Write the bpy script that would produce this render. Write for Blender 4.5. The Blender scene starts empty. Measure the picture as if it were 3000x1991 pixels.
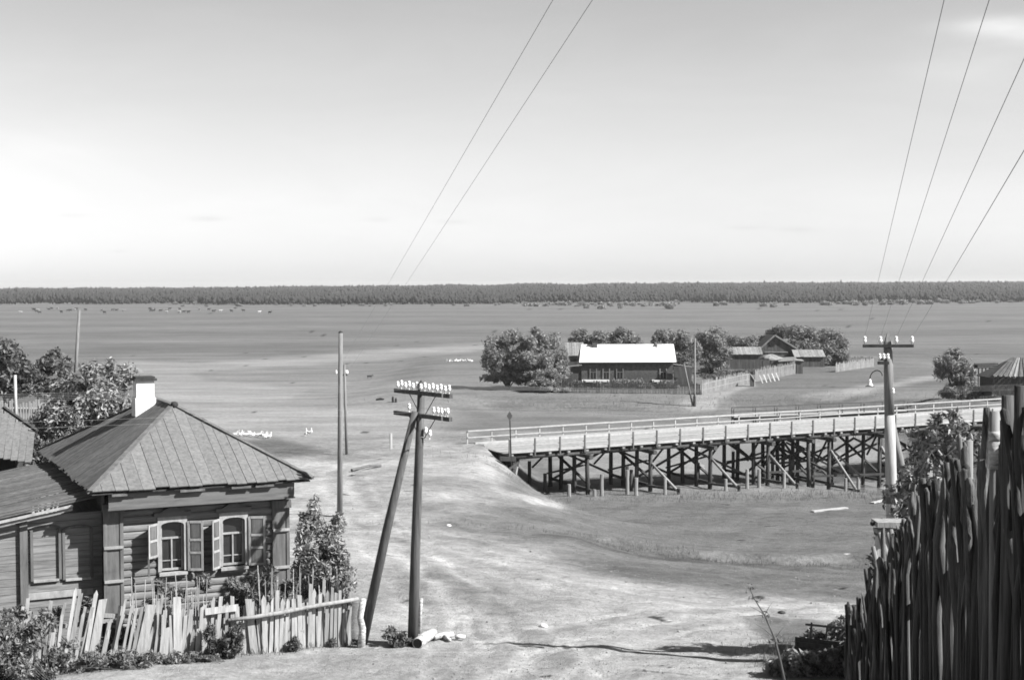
import bpy, math, random
import numpy as np
from mathutils import Vector, Matrix

sc = bpy.context.scene
col = sc.collection
rng = np.random.default_rng(11)
random.seed(7)

# ------------------------------------------------------------------ camera
HC = 16.0                      # lens height above the flood plain
F = 4167.0                     # focal length in photo pixels (50 mm on 36 mm film)
ROLL = 0.0035
PITCH = math.atan((995.5 - 836.0) / F)
cd = bpy.data.cameras.new('camera')
cd.lens = 50.0; cd.sensor_width = 36.0; cd.clip_start = 0.3; cd.clip_end = 20000
cam = bpy.data.objects.new('camera', cd); col.objects.link(cam)
cam.matrix_world = (Matrix.Translation((0, 0, HC)) @ Matrix.Rotation(math.pi / 2 - PITCH, 4, 'X')
                    @ Matrix.Rotation(-ROLL, 4, 'Z'))
sc.camera = cam

# ------------------------------------------------------------------ world and sun
SUN_EL = math.radians(40); SUN_AZ = math.atan2(0.945, -0.326)      # clockwise from +Y
w = bpy.data.worlds.new('World'); sc.world = w; w.use_nodes = True
nt = w.node_tree; nt.nodes.clear()
N = nt.nodes.new; L = nt.links.new
sky = N('ShaderNodeTexSky'); sky.sky_type = 'NISHITA'; sky.sun_disc = False
sky.sun_elevation = SUN_EL; sky.sun_rotation = SUN_AZ
sky.air_density = 1.0; sky.dust_density = 0.6; sky.ozone_density = 1.0
sep = N('ShaderNodeSeparateColor'); L(sky.outputs[0], sep.inputs[0])
def wmath(op, a, b):
    m = N('ShaderNodeMath'); m.operation = op
    for i, v in enumerate((a, b)):
        if isinstance(v, (int, float)): m.inputs[i].default_value = v
        else: L(v, m.inputs[i])
    return m.outputs[0]
# panchromatic film: grey value of the sky, more sensitive to blue than the eye
grey = wmath('ADD', wmath('ADD', wmath('MULTIPLY', sep.outputs[0], 0.28), wmath('MULTIPLY', sep.outputs[1], 0.37)),
             wmath('MULTIPLY', sep.outputs[2], 0.35))
# thin high cloud
tc = N('ShaderNodeTexCoord'); mp = N('ShaderNodeMapping'); L(tc.outputs['Generated'], mp.inputs[0])
mp.inputs['Scale'].default_value = (2.2, 2.2, 9.0)
nz = N('ShaderNodeTexNoise'); nz.inputs['Scale'].default_value = 2.0; nz.inputs['Detail'].default_value = 7
nz.inputs['Roughness'].default_value = 0.62; nz.inputs['Distortion'].default_value = 0.5; L(mp.outputs[0], nz.inputs['Vector'])
cr = N('ShaderNodeValToRGB'); cr.color_ramp.elements[0].position = 0.42; cr.color_ramp.elements[1].position = 0.82
cr.color_ramp.elements[0].color = (0, 0, 0, 1); cr.color_ramp.elements[1].color = (1, 1, 1, 1); L(nz.outputs[0], cr.inputs[0])
cloudy = wmath('MULTIPLY', grey, wmath('ADD', wmath('MULTIPLY', cr.outputs[0], 0.07), 0.97))
# bright veil of haze low over the horizon
sx = N('ShaderNodeSeparateXYZ'); L(tc.outputs['Generated'], sx.inputs[0])
veil = wmath('POWER', 2.718, wmath('MULTIPLY', wmath('ABSOLUTE', sx.outputs[2], 0), -2.0))
cloudy = wmath('MULTIPLY', cloudy, wmath('ADD', 0.42, wmath('MULTIPLY', veil, 1.02)))
# a torn wisp of bright cloud at the upper right, small faint clouds low down
uu = wmath('DIVIDE', sx.outputs[0], wmath('MAXIMUM', sx.outputs[1], 0.05)); vv = wmath('DIVIDE', sx.outputs[2], wmath('MAXIMUM', sx.outputs[1], 0.05))
def puff(px, py, su, sv, amp):
    a = wmath('POWER', wmath('DIVIDE', wmath('SUBTRACT', uu, (px - 1500) / F), su / F), 2.0)
    b = wmath('POWER', wmath('DIVIDE', wmath('SUBTRACT', vv, (836 - py) / F), sv / F), 2.0)
    g = wmath('POWER', 2.718, wmath('MULTIPLY', wmath('ADD', a, b), -1.0))
    return wmath('MULTIPLY', wmath('MULTIPLY', g, wmath('MULTIPLY', pn.outputs[0], 2.0)), amp)
pm = N('ShaderNodeMapping'); pm.inputs['Scale'].default_value = (14, 14, 60); L(tc.outputs['Generated'], pm.inputs[0])
pn = N('ShaderNodeTexNoise'); pn.inputs['Scale'].default_value = 1.0; pn.inputs['Detail'].default_value = 6; pn.inputs['Roughness'].default_value = 0.6; L(pm.outputs[0], pn.inputs['Vector'])
pf = 1.0
for q in ((2930, 85, 170, 28, 0.26), (2850, 190, 230, 70, 0.10), (3050, 110, 200, 40, 0.2), (610, 638, 45, 8, -0.10), (210, 628, 60, 8, -0.06), (1110, 642, 40, 7, -0.07), (1330, 650, 45, 7, -0.06), (2180, 670, 60, 7, -0.05), (2340, 676, 55, 8, -0.07), (350, 732, 30, 5, -0.06), (180, 430, 240, 60, 0.05)):
    pf = wmath('ADD', puff(*q), pf)
cloudy = wmath('MULTIPLY', cloudy, pf)
bg = N('ShaderNodeBackground'); L(cloudy, bg.inputs[0]); bg.inputs[1].default_value = 0.0505
out = N('ShaderNodeOutputWorld'); L(bg.outputs[0], out.inputs[0])

sl = bpy.data.lights.new('sun', 'SUN'); sl.energy = 5.0; sl.angle = math.radians(0.55); sl.color = (1.0, 0.995, 0.985)
so = bpy.data.objects.new('sun', sl); col.objects.link(so); so.location = (60, -20, 60)
sdir = Vector((math.sin(SUN_AZ) * math.cos(SUN_EL), math.cos(SUN_AZ) * math.cos(SUN_EL), math.sin(SUN_EL)))
so.rotation_euler = sdir.to_track_quat('Z', 'Y').to_euler()
vs = sc.view_settings
vs.view_transform = 'Standard'; vs.look = 'None'; vs.exposure = 1.38; vs.gamma = 1.0; vs.use_curve_mapping = False
sc.cycles.filter_width = 1.7
sc.cycles.max_bounces = 6; sc.cycles.diffuse_bounces = 3; sc.cycles.transparent_max_bounces = 8

# ------------------------------------------------------------------ terrain height
def ss(t):
    t = np.clip(t, 0, 1); return t * t * (3 - 2 * t)
CREEK = [(62, 88), (46, 99), (32, 110), (21, 124), (22, 142), (30, 160), (22, 176), (11, 183), (-2, 187)]
def seg_dist(x, y, pts):
    best = np.full(np.shape(x), 1e9)
    for (ax, ay), (bx, by) in zip(pts[:-1], pts[1:]):
        dx, dy = bx - ax, by - ay
        t = np.clip(((x - ax) * dx + (y - ay) * dy) / (dx * dx + dy * dy), 0, 1)
        best = np.minimum(best, np.hypot(x - ax - t * dx, y - ay - t * dy))
    return best
def gz(x, y):
    x = np.asarray(x, float); y = np.asarray(y, float)
    T = np.interp(y, [-30, 0, 9, 17, 26, 33, 38, 50, 60, 80, 98, 140], [17, 14.4, 13.1, 10.0, 7.8, 6.6, 6.35, 5.95, 5.5, 4.75, 4.05, 4.0])
    T = T + 1.6 * ss((-x - 18) / 20) * ss((y - 55) / 30)
    T = T + 0.45 * ss((-x - 4) / 6) * ss((y - 36.5) / 4) * (1 - ss((y - 50) / 15))
    R = np.interp(y, [-30, 0, 9, 17, 26, 33, 38, 48, 70, 88, 100, 112, 130, 140], [17, 14.4, 13.1, 10.0, 7.8, 6.6, 6.25, 5.25, 3.05, 1.6, 0.8, 0.35, 0.0, 0.0])
    yy = [33, 60, 80, 93, 105, 115]
    xe = np.interp(y, yy, [-6, -5, -4.5, -2.6, -2.4, -2.4]); wd = np.interp(y, yy, [26, 20, 14, 7, 5.0, 5.0])
    s = ss((x - xe) / wd)
    U = T * (1 - s) + R * s
    ye = np.interp(x, [-120, -80, -52, -31, -24, -17, -3, 2, 8], [230, 200, 160, 118, 108, 108, 113, 113, 130])
    t = ss((y - ye) / 13)
    U = U * (1 - t)
    U = U + 4.25 * ss((x - 35) / 13) * ss((y - 107) / 10) * (1 - ss((y - 135) / 75))
    U = U + 1.3 * ss((x + 28) / 16) * (1 - ss((x - 70) / 20)) * ss((y - 181) / 12) * (1 - ss((y - 285) / 60))
    U = U - 1.35 * np.exp(-(seg_dist(x, y, CREEK) / np.interp(y, [110, 130, 150], [5.2, 3.4, 2.4])) ** 2) * ss((y - 84) / 14)
    # little scarp on the grass slope and soft undulation
    U = U - 0.38 * ss((x - 2.5) / 3) * (1 - ss((x - 15) / 7)) * ss((-(y - 63.4 - 0.12 * x + 0.4 * np.sin(x * 1.1))) / 0.8 + 0.5) * ss((y - 56) / 5)
    near = (1 - ss((y - 120) / 120))
    U = U + near * (0.05 * np.sin(x * 0.9 + 0.5 * np.sin(y * 0.37)) * np.sin(y * 0.53 + x * 0.21) + 0.04 * np.sin(x * 2.3 + y * 0.9) * np.sin(y * 1.7))
    U = U + 0.25 * np.sin(x * 0.013 + 1) * np.sin(y * 0.021) * ss((y - 240) / 100)
    far = ss((y - 1190) / 1500)
    U = U + far * (6.0 + 6.0 * ss((x / np.maximum(y, 1) + 0.30) / 0.42))
    return U

# ------------------------------------------------------------------ photo pixel -> place (used once to survey where things stand)
cR = cam.matrix_world.to_3x3()
def ray(px, py):
    v = cR @ Vector(((px - 1500) / F, -(py - 995.5) / F, -1.0))
    return v / v.y
def at(px, py, d):
    r = ray(px, py); return Vector((r.x * d, d, HC + r.z * d))
DS = np.concatenate([np.linspace(4, 130, 6000), np.linspace(130, 420, 4000), np.linspace(420, 1600, 3000)])
def ground(px, py):
    r = ray(px, py); z = HC + r.z * DS; g = gz(r.x * DS, DS)
    i = int(np.argmax(z <= g)); d = DS[i]
    return Vector((r.x * d, d, float(g[i])))
def gpt(x, y, dz=0.0): return Vector((x, y, float(gz(x, y)) + dz))
def project(p):
    q = cam.matrix_world.inverted() @ Vector(p)
    return 1500 + F * q.x / -q.z, 995.5 - F * q.y / -q.z
def on_plane(px, py, P, n):
    r = ray(px, py); o = Vector((0, 0, HC))
    t = (P - o).dot(n) / r.dot(n); return o + r * t

# ------------------------------------------------------------------ materials (grey: the photograph is black and white)
def nodes(name):
    m = bpy.data.materials.new(name); m.use_nodes = True
    t = m.node_tree; b = t.nodes['Principled BSDF']; return m, t, b
KA = 0.56                      # exposure is set high: base colours kept at their real, darker values
def mat(name, lo, hi, scale=(4, 4, 4), rough=0.85, rand=0.0, bump=0.0, rot=0.0, spec=0.25, fine=None):
    k_ = KA if hi < 0.78 else 0.78
    lo *= k_; hi *= k_
    m, t, b = nodes(name)
    n = t.nodes.new; l = t.links.new
    tc = n('ShaderNodeTexCoord'); mp = n('ShaderNodeMapping'); mp.vector_type = 'POINT'
    r2 = n('ShaderNodeMapping'); r2.inputs['Rotation'].default_value = (0, 0, -rot)
    l(tc.outputs['Object'], r2.inputs[0]); l(r2.outputs[0], mp.inputs[0]); mp.inputs['Scale'].default_value = scale
    oi = n('ShaderNodeObjectInfo')
    ad = n('ShaderNodeVectorMath'); ad.operation = 'ADD'; l(mp.outputs[0], ad.inputs[0])
    sh = n('ShaderNodeMath'); sh.operation = 'MULTIPLY'; sh.inputs[1].default_value = 37.0; l(oi.outputs['Random'], sh.inputs[0])
    l(sh.outputs[0], ad.inputs[1])
    nz = n('ShaderNodeTexNoise'); nz.inputs['Scale'].default_value = 1.0; nz.inputs['Detail'].default_value = 6
    nz.inputs['Roughness'].default_value = 0.65; l(ad.outputs[0], nz.inputs['Vector'])
    cr = n('ShaderNodeValToRGB'); cr.color_ramp.elements[0].position = 0.3; cr.color_ramp.elements[1].position = 0.72
    cr.color_ramp.elements[0].color = (lo, lo, lo, 1); cr.color_ramp.elements[1].color = (hi, hi, hi, 1); l(nz.outputs[0], cr.inputs[0])
    val = cr.outputs[0]
    if rand:
        mr = n('ShaderNodeMapRange'); mr.inputs['To Min'].default_value = 1 - rand; mr.inputs['To Max'].default_value = 1 + rand
        l(oi.outputs['Random'], mr.inputs[0])
        mx = n('ShaderNodeVectorMath'); mx.operation = 'SCALE'; l(val, mx.inputs[0]); l(mr.outputs[0], mx.inputs['Scale']); val = mx.outputs[0]
    l(val, b.inputs['Base Color'])
    b.inputs['Roughness'].default_value = rough; b.inputs['Specular IOR Level'].default_value = spec
    if bump:
        bp = n('ShaderNodeBump'); bp.inputs['Strength'].default_value = bump; bp.inputs['Distance'].default_value = 0.02
        l(nz.outputs[0], bp.inputs['Height']); l(bp.outputs[0], b.inputs['Normal'])
    return m
def leafmat(name, lo, hi, trans=0.25, rough=0.55):
    lo *= KA; hi *= KA
    m, t, b = nodes(name); n = t.nodes.new; l = t.links.new
    g = n('ShaderNodeNewGeometry'); cr = n('ShaderNodeValToRGB')
    cr.color_ramp.elements[0].color = (lo, lo, lo, 1); cr.color_ramp.elements[1].color = (hi, hi, hi, 1)
    l(g.outputs['Random Per Island'], cr.inputs[0]); l(cr.outputs[0], b.inputs['Base Color'])
    b.inputs['Roughness'].default_value = rough; b.inputs['Specular IOR Level'].default_value = 0.3
    tr = n('ShaderNodeBsdfTranslucent'); l(cr.outputs[0], tr.inputs[0])
    mx = n('ShaderNodeMixShader'); mx.inputs[0].default_value = trans
    l(b.outputs[0], mx.inputs[1]); l(tr.outputs[0], mx.inputs[2]); l(mx.outputs[0], t.nodes['Material Output'].inputs[0])
    return m
HA = 0.4413                    # house yaw
M = {}
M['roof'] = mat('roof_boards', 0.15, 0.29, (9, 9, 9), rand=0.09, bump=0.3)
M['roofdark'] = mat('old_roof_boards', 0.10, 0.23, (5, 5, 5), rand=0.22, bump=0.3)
M['log'] = mat('weathered_logs', 0.15, 0.37, (1.2, 14, 14), rand=0.14, bump=0.5, rot=HA)
M['trim'] = mat('grey_trim', 0.10, 0.23, (9, 9, 1.2), rand=0.08, bump=0.3)
M['trimh'] = mat('grey_trim_long', 0.12, 0.23, (1.0, 12, 12), rand=0.06, bump=0.3, rot=HA)
M['pale'] = mat('pale_painted_wood', 0.30, 0.55, (9, 9, 3), rand=0.1)
M['white'] = mat('whitewash', 0.66, 0.86, (5, 5, 5), bump=0.4)
M['lime'] = mat('limewashed_pole', 0.42, 0.66, (8, 8, 1.5), bump=0.4)
M['picket'] = mat('silvery_pickets', 0.30, 0.60, (14, 14, 1.6), rand=0.28, bump=0.5)
M['pole'] = mat('tarred_pole', 0.06, 0.17, (16, 16, 1.2), rand=0.1, bump=0.4)
M['greypole'] = mat('grey_pole', 0.16, 0.36, (16, 16, 1.0), rand=0.12, bump=0.5)
M['birch'] = mat('birch_bark', 0.10, 0.80, (6, 6, 18), rand=0.1, bump=0.3)
M['paling'] = mat('dark_palings', 0.010, 0.21, (26, 26, 1.1), rand=0.65, bump=1.0)  # light streaks in the grain stand in for sunlit slivers on the shaded poles
M['dark'] = mat('dark_timber', 0.035, 0.09, (8, 8, 2), rand=0.25, bump=0.4)
M['black'] = mat('dark_interior', 0.012, 0.02, (2, 2, 2))
M['deck'] = mat('bleached_deck', 0.30, 0.52, (3, 3, 3), rand=0.14, bump=0.3)
M['rail'] = mat('bleached_rail', 0.44, 0.64, (4, 4, 4), rand=0.1)
M['pile'] = mat('bridge_piles', 0.045, 0.13, (9, 9, 1.5), rand=0.3, bump=0.5)
M['palepile'] = mat('bleached_piles', 0.25, 0.5, (9, 9, 1.5), rand=0.2, bump=0.4)
M['tin'] = mat('white_tin_roof', 0.80, 0.88, (0.6, 3, 3), rough=0.5)
M['farwood'] = mat('farm_wood', 0.07, 0.17, (3, 3, 0.6), rand=0.2, bump=0.3)
M['farpale'] = mat('farm_pale_wood', 0.20, 0.40, (3, 3, 0.6), rand=0.2)
M['cer'] = mat('white_porcelain', 0.82, 0.88, (3, 3, 3), rough=0.25, spec=0.5)
M['iron'] = mat('dark_iron', 0.03, 0.06, (9, 9, 9), rough=0.6)
M['wire'] = mat('wire_metal', 0.3, 0.4, (9, 9, 9), rough=0.5)
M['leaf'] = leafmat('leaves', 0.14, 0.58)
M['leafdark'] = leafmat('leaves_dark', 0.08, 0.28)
M['willow'] = leafmat('willow_leaves', 0.20, 0.50, 0.35)
M['weed'] = leafmat('weed_leaves', 0.11, 0.40)
M['stone'] = leafmat('road_stones', 0.18, 0.5, 0.0, 0.9)
M['grass'] = leafmat('grass_blades', 0.14, 0.34, 0.3)
M['forest'] = leafmat('forest_crowns', 0.055, 0.075, 0.3, 0.9)
M['bark'] = mat('bark', 0.07, 0.16, (8, 8, 2), bump=0.6)
M['goose'] = mat('white_feathers', 0.78, 0.86, (9, 9, 9))
M['hide'] = mat('dark_hide', 0.03, 0.08, (2, 2, 2), rand=0.3)
M['hidepale'] = mat('pale_hide', 0.35, 0.6, (1.5, 1.5, 1.5), rand=0.3)
m, t, b = nodes('window_glass'); b.inputs['Base Color'].default_value = (0.02, 0.02, 0.02, 1); b.inputs['Roughness'].default_value = 0.08
b.inputs['Specular IOR Level'].default_value = 0.6; M['glass'] = m
m, t, b = nodes('creek_water'); b.inputs['Base Color'].default_value = (0.12, 0.12, 0.12, 1); b.inputs['Roughness'].default_value = 0.22
b.inputs['Specular IOR Level'].default_value = 0.3
_n = t.nodes.new('ShaderNodeTexNoise'); _n.inputs['Scale'].default_value = 1.3; _n.inputs['Detail'].default_value = 4
_b = t.nodes.new('ShaderNodeBump'); _b.inputs['Strength'].default_value = 0.25; t.links.new(_n.outputs[0], _b.inputs['Height']); t.links.new(_b.outputs[0], b.inputs['Normal'])
M['water'] = m

# ------------------------------------------------------------------ mesh building
ORG = {}
def nth(n):
    return str(n) + ('th' if 10 < n % 100 < 14 else {1: 'st', 2: 'nd', 3: 'rd'}.get(n % 10, 'th'))
class MB:
    def __init__(s): s.v = []; s.f = []
    def add(s, vs, fs):
        k = len(s.v); s.v += [Vector(p) for p in vs]; s.f += [tuple(i + k for i in f) for f in fs]; return s
    def box(s, c, ax, ay, az):            # centre and three half vectors
        c = Vector(c); ax = Vector(ax); ay = Vector(ay); az = Vector(az)
        p = [c + i * ax + j * ay + k * az for k in (-1, 1) for j in (-1, 1) for i in (-1, 1)]
        return s.add(p, [(0, 2, 3, 1), (4, 5, 7, 6), (0, 1, 5, 4), (2, 6, 7, 3), (0, 4, 6, 2), (1, 3, 7, 5)])
    def beam(s, p0, p1, w, h, up=(0, 0, 1)):
        p0 = Vector(p0); p1 = Vector(p1); d = p1 - p0; u = Vector(up)
        sd = d.cross(u)
        if sd.length < 1e-6: sd = d.cross(Vector((0, 1, 0)))
        sd.normalize(); un = sd.cross(d).normalized()
        return s.box((p0 + p1) / 2, d / 2, sd * w / 2, un * h / 2)
    def cyl(s, p0, p1, r0, r1, n=8, cap=True):
        p0 = Vector(p0); p1 = Vector(p1); d = (p1 - p0).normalized()
        a = d.orthogonal().normalized(); b_ = d.cross(a)
        vs = []
        for p, r in ((p0, r0), (p1, r1)):
            vs += [p + r * (math.cos(2 * math.pi * i / n) * a + math.sin(2 * math.pi * i / n) * b_) for i in range(n)]
        fs = [(i, (i + 1) % n, n + (i + 1) % n, n + i) for i in range(n)]
        if cap: fs += [tuple(range(n - 1, -1, -1)), tuple(range(n, 2 * n))]
        return s.add(vs, fs)
    def tube(s, pts, rs, n=8):
        pts = [Vector(p) for p in pts]
        if not hasattr(rs, '__len__'): rs = [rs] * len(pts)
        vs = []; m_ = len(pts); a = None
        for i, p in enumerate(pts):
            d = (pts[min(i + 1, m_ - 1)] - pts[max(i - 1, 0)]).normalized()
            if a is None: a = d.orthogonal().normalized()
            a = (a - d * a.dot(d)).normalized(); b_ = d.cross(a)
            vs += [p + rs[i] * (math.cos(2 * math.pi * k / n) * a + math.sin(2 * math.pi * k / n) * b_) for k in range(n)]
        fs = [(i * n + k, i * n + (k + 1) % n, (i + 1) * n + (k + 1) % n, (i + 1) * n + k) for i in range(m_ - 1) for k in range(n)]
        fs += [tuple(range(n - 1, -1, -1)), tuple(range((m_ - 1) * n, m_ * n))]
        return s.add(vs, fs)
    def lathe(s, base, prof, n=8, up=(0, 0, 1)):
        up = Vector(up).normalized(); a = up.orthogonal().normalized(); b_ = up.cross(a); base = Vector(base); vs = []
        for r, h in prof:
            vs += [base + up * h + r * (math.cos(2 * math.pi * k / n) * a + math.sin(2 * math.pi * k / n) * b_) for k in range(n)]
        m_ = len(prof)
        fs = [(i * n + k, i * n + (k + 1) % n, (i + 1) * n + (k + 1) % n, (i + 1) * n + k) for i in range(m_ - 1) for k in range(n)]
        fs += [tuple(range(n - 1, -1, -1)), tuple(range((m_ - 1) * n, m_ * n))]
        return s.add(vs, fs)
    def slab(s, poly, th):                # polygon (3-D points, one plane) given thickness along its normal
        poly = [Vector(p) for p in poly]; n = Vector((0, 0, 0))
        for i in range(len(poly)):
            n += (poly[i] - poly[0]).cross(poly[(i + 1) % len(poly)] - poly[0])
        n.normalize(); k = len(poly)
        return s.add([p for p in poly] + [p + n * th for p in poly],
                     [tuple(range(k - 1, -1, -1)), tuple(range(k, 2 * k))] + [(i, (i + 1) % k, k + (i + 1) % k, k + i) for i in range(k)])
    def build(s, name, m, parent=None, smooth=False, label=None):
        o0 = ORG.get(parent.name, Vector((0, 0, 0))) if parent else Vector((0, 0, 0))
        me = bpy.data.meshes.new(name); me.from_pydata([tuple(p - o0) for p in s.v], [], s.f); me.update()
        if smooth: me.polygons.foreach_set('use_smooth', [True] * len(me.polygons))
        me.materials.append(M[m] if isinstance(m, str) else m)
        o = bpy.data.objects.new(name, me); col.objects.link(o)
        if parent: o.parent = parent; ORG[o.name] = o0
        if label: o['label'] = label
        return o
def tag(o, label, cat, group=None, kind=None):
    if label: o['label'] = label
    if cat: o['category'] = cat
    if group: o['group'] = group
    if kind: o['kind'] = kind
    return o
def thing(name, label, cat, loc, group=None):
    o = bpy.data.objects.new(name, None); col.objects.link(o); o.location = Vector(loc); o.empty_display_size = 0.2
    ORG[o.name] = Vector(loc); return tag(o, label, cat, group)
def rebase(o, loc):                        # give a one-mesh thing its origin at its foot
    loc = Vector(loc); o.data.transform(Matrix.Translation(-loc)); o.location = loc; return o
def copy_tree(o, parent=None):
    c = o.copy(); col.objects.link(c)
    if parent: c.parent = parent
    for ch in list(o.children): copy_tree(ch, c)
    return c

# ------------------------------------------------------------------ leaves
def leaf_mesh(name, blobs, n, size, asp=1.0, seed=0, shell=0.55, up=0.0, droop=0.0):
    r = np.random.default_rng(seed)
    if n > 700:                            # break every lobe into uneven clumps so that gaps and an uneven outline appear
        sub = []
        for c, q in blobs:
            c = np.array(c, float); q = np.array(q, float)
            for _ in range(9):
                v = r.normal(size=3); v /= np.linalg.norm(v); k = r.uniform(.3, .58)
                sub.append((c + v * q * r.uniform(.35, .85), q * k * r.uniform(.7, 1.25, 3)))
        blobs = sub
    vol = np.array([b[1][0] * b[1][1] * b[1][2] for b in blobs]) ** 0.8; vol /= vol.sum()
    which = r.choice(len(blobs), n, p=vol)
    C = np.array([b[0] for b in blobs], float)[which]; R = np.array([b[1] for b in blobs], float)[which]
    d = r.normal(size=(n, 3)); d /= np.linalg.norm(d, axis=1)[:, None]
    rad = shell + (1 - shell) * r.random(n) ** 0.7
    rad *= 1 + 0.22 * r.normal(size=n) * (r.random(n) < 0.45)
    P = C + d * R * rad[:, None]
    nrm = d * 0.7 + r.normal(size=(n, 3)) * 0.75 + np.array([0, 0, up]); nrm /= np.linalg.norm(nrm, axis=1)[:, None]
    a = np.cross(nrm, r.normal(size=(n, 3))); a /= np.linalg.norm(a, axis=1)[:, None]
    b = np.cross(nrm, a)
    s = size * (0.6 + 0.8 * r.random(n))[:, None]
    a = a * s * asp; b = b * s
    V = np.stack([P - a, P - b * 0.5, P + a, P + b * 0.5], 1).reshape(-1, 3)
    return quad_mesh(name, V)
def quad_mesh(name, V):
    me = bpy.data.meshes.new(name); nv = len(V); nf = nv // 4
    me.vertices.add(nv); me.vertices.foreach_set('co', np.asarray(V, np.float32).ravel())
    me.loops.add(nv); me.loops.foreach_set('vertex_index', np.arange(nv, dtype=np.int32))
    me.polygons.add(nf); me.polygons.foreach_set('loop_start', np.arange(0, nv, 4, dtype=np.int32))
    me.update(calc_edges=True); return me
def obj(name, me, m, parent=None):
    me.materials.append(M[m]); o = bpy.data.objects.new(name, me); col.objects.link(o)
    if parent: o.parent = parent; ORG[o.name] = ORG[parent.name]
    return o
def shrub(name, label, cat, base, blobs, n, size, m='leaf', asp=1.2, seed=0, stems=5, group=None, shell=0.5, crown='crown', trunk=0.05):
    """blobs: offsets from the foot (cx, cy, cz) and radii"""
    root = thing(name, label, cat, base, group)
    tr = MB(); rr = random.Random(seed)
    for i in range(stems):
        c, r = blobs[rr.randrange(len(blobs))] if i >= len(blobs) else blobs[i]
        e = Vector(c) + Vector((rr.uniform(-.4, .4) * r[0], rr.uniform(-.4, .4) * r[1], rr.uniform(0, .6) * r[2]))
        s0 = Vector((rr.uniform(-.1, .1), rr.uniform(-.1, .1), -0.1)); mid = s0.lerp(e, 0.5) + Vector((rr.uniform(-.15, .15), rr.uniform(-.15, .15), 0.1))
        tr.tube([Vector(base) + s0, Vector(base) + mid, Vector(base) + e], [trunk, trunk * .7, trunk * .2], 6)
    tr.build('trunk' if stems < 3 else 'stems', 'bark', root, True)
    obj(crown, leaf_mesh(crown, blobs, n, size, asp, seed, shell), m, root)
    return root
# ================================================================== GROUND
def poly_sd(X, Y, poly):                   # signed distance, positive inside
    inside = np.zeros(X.shape, bool); best = np.full(X.shape, 1e18); n = len(poly)
    for i in range(n):
        (ax, ay), (bx, by) = poly[i], poly[(i + 1) % n]
        c = ((ay > Y) != (by > Y))
        with np.errstate(divide='ignore', invalid='ignore'):
            xi = (bx - ax) * (Y - ay) / (by - ay) + ax
        inside ^= c & (X < xi)
        dx, dy = bx - ax, by - ay; t = np.clip(((X - ax) * dx + (Y - ay) * dy) / (dx * dx + dy * dy + 1e-9), 0, 1)
        best = np.minimum(best, (X - ax - t * dx) ** 2 + (Y - ay - t * dy) ** 2)
    return np.where(inside, 1, -1) * np.sqrt(best)
iv = np.array(cam.matrix_world.inverted())
def to_px(P):
    q = P @ iv[:3, :3].T + iv[:3, 3]; z = np.minimum(q[:, 2], -0.5)
    return 1500 + F * q[:, 0] / -z, 995.5 - F * q[:, 1] / -z
rows = np.concatenate([-np.linspace(30, 1, 12), np.geomspace(1.0, 30, 40)[1:], np.linspace(30.3, 70, 300), np.linspace(70.3, 135, 240),
                       np.geomspace(136, 420, 120), np.geomspace(428, 5200, 64)])
cols = np.concatenate([np.linspace(-1.3, -0.46, 25), np.linspace(-0.45, 0.45, 330), np.linspace(0.46, 1.3, 25)])
YY, UU = np.meshgrid(rows, cols, indexing='ij')
XX = UU * np.maximum(np.abs(YY), 22.0)
ZZ = gz(XX, YY)
P = np.stack([XX.ravel(), YY.ravel(), ZZ.ravel()], 1)
x, y = P[:, 0], P[:, 1]
# lie of the land, marked out where the survey put it: bare dirt, dry meadow, grass
px, py = to_px(P); py = np.where(y < 30, 2100 - y, py); px = np.where(y < 30, 1500 + UU.ravel() * F, px)
def wob(s, k):
    q = np.random.default_rng(100 + k); out = np.zeros(len(P)); amp = 1.0; fr = s
    for o_ in range(5):
        for _ in range(4):
            a = q.uniform(0, 6.28); out += amp * .5 * np.sin((x * np.cos(a) + y * np.sin(a)) * fr * q.uniform(.7, 1.4) + q.uniform(0, 6.28))
        amp *= .62; fr *= 2.1
    return out
tone = np.full(len(P), 0.175)
tone += 0.02 * np.sin(y * 0.05 + 0.8 * np.sin(x * 0.02)) * (y > 200)
def paint(poly, val, feather, wobble=0.0, k=0):
    global tone
    sd = poly_sd(px, py, poly) + wobble * wob(0.35, k)
    a = ss(sd / feather * 0.5 + 0.5); tone = tone * (1 - a) + val * a
paint([(330, 1061), (560, 1064), (900, 1041), (1150, 1020), (1420, 1003), (1480, 1018), (1150, 1062), (800, 1082), (560, 1094), (600, 1110), (900, 1140), (800, 1200), (300, 1300), (250, 1100)], 0.285, 8, 1.5, 1)
paint([(568, 1092), (640, 1083), (900, 1068), (1200, 1046), (1430, 1030), (1600, 1050), (2100, 1110), (2200, 1230), (1450, 1215), (1250, 1172), (1000, 1142), (640, 1112)], 0.205, 7, 1.5, 2)
paint([(380, 1120), (700, 1128), (1000, 1152), (1200, 1180), (1300, 1215), (1280, 1330), (820, 1360), (420, 1300)], 0.33, 110, 4, 3)
paint([(700, 1288), (800, 1278), (960, 1322), (820, 1342), (700, 1330)], 0.16, 12, 2, 4)
paint([(-50, 886), (220, 884), (225, 890), (-50, 893)], 0.30, 2, .5, 15)
paint([(690, 882), (1000, 880), (1000, 886), (690, 888)], 0.27, 2, .5, 16)
paint([(2050, 873), (2300, 870), (2300, 874), (2050, 877)], 0.25, 2, .5, 17)
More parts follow.
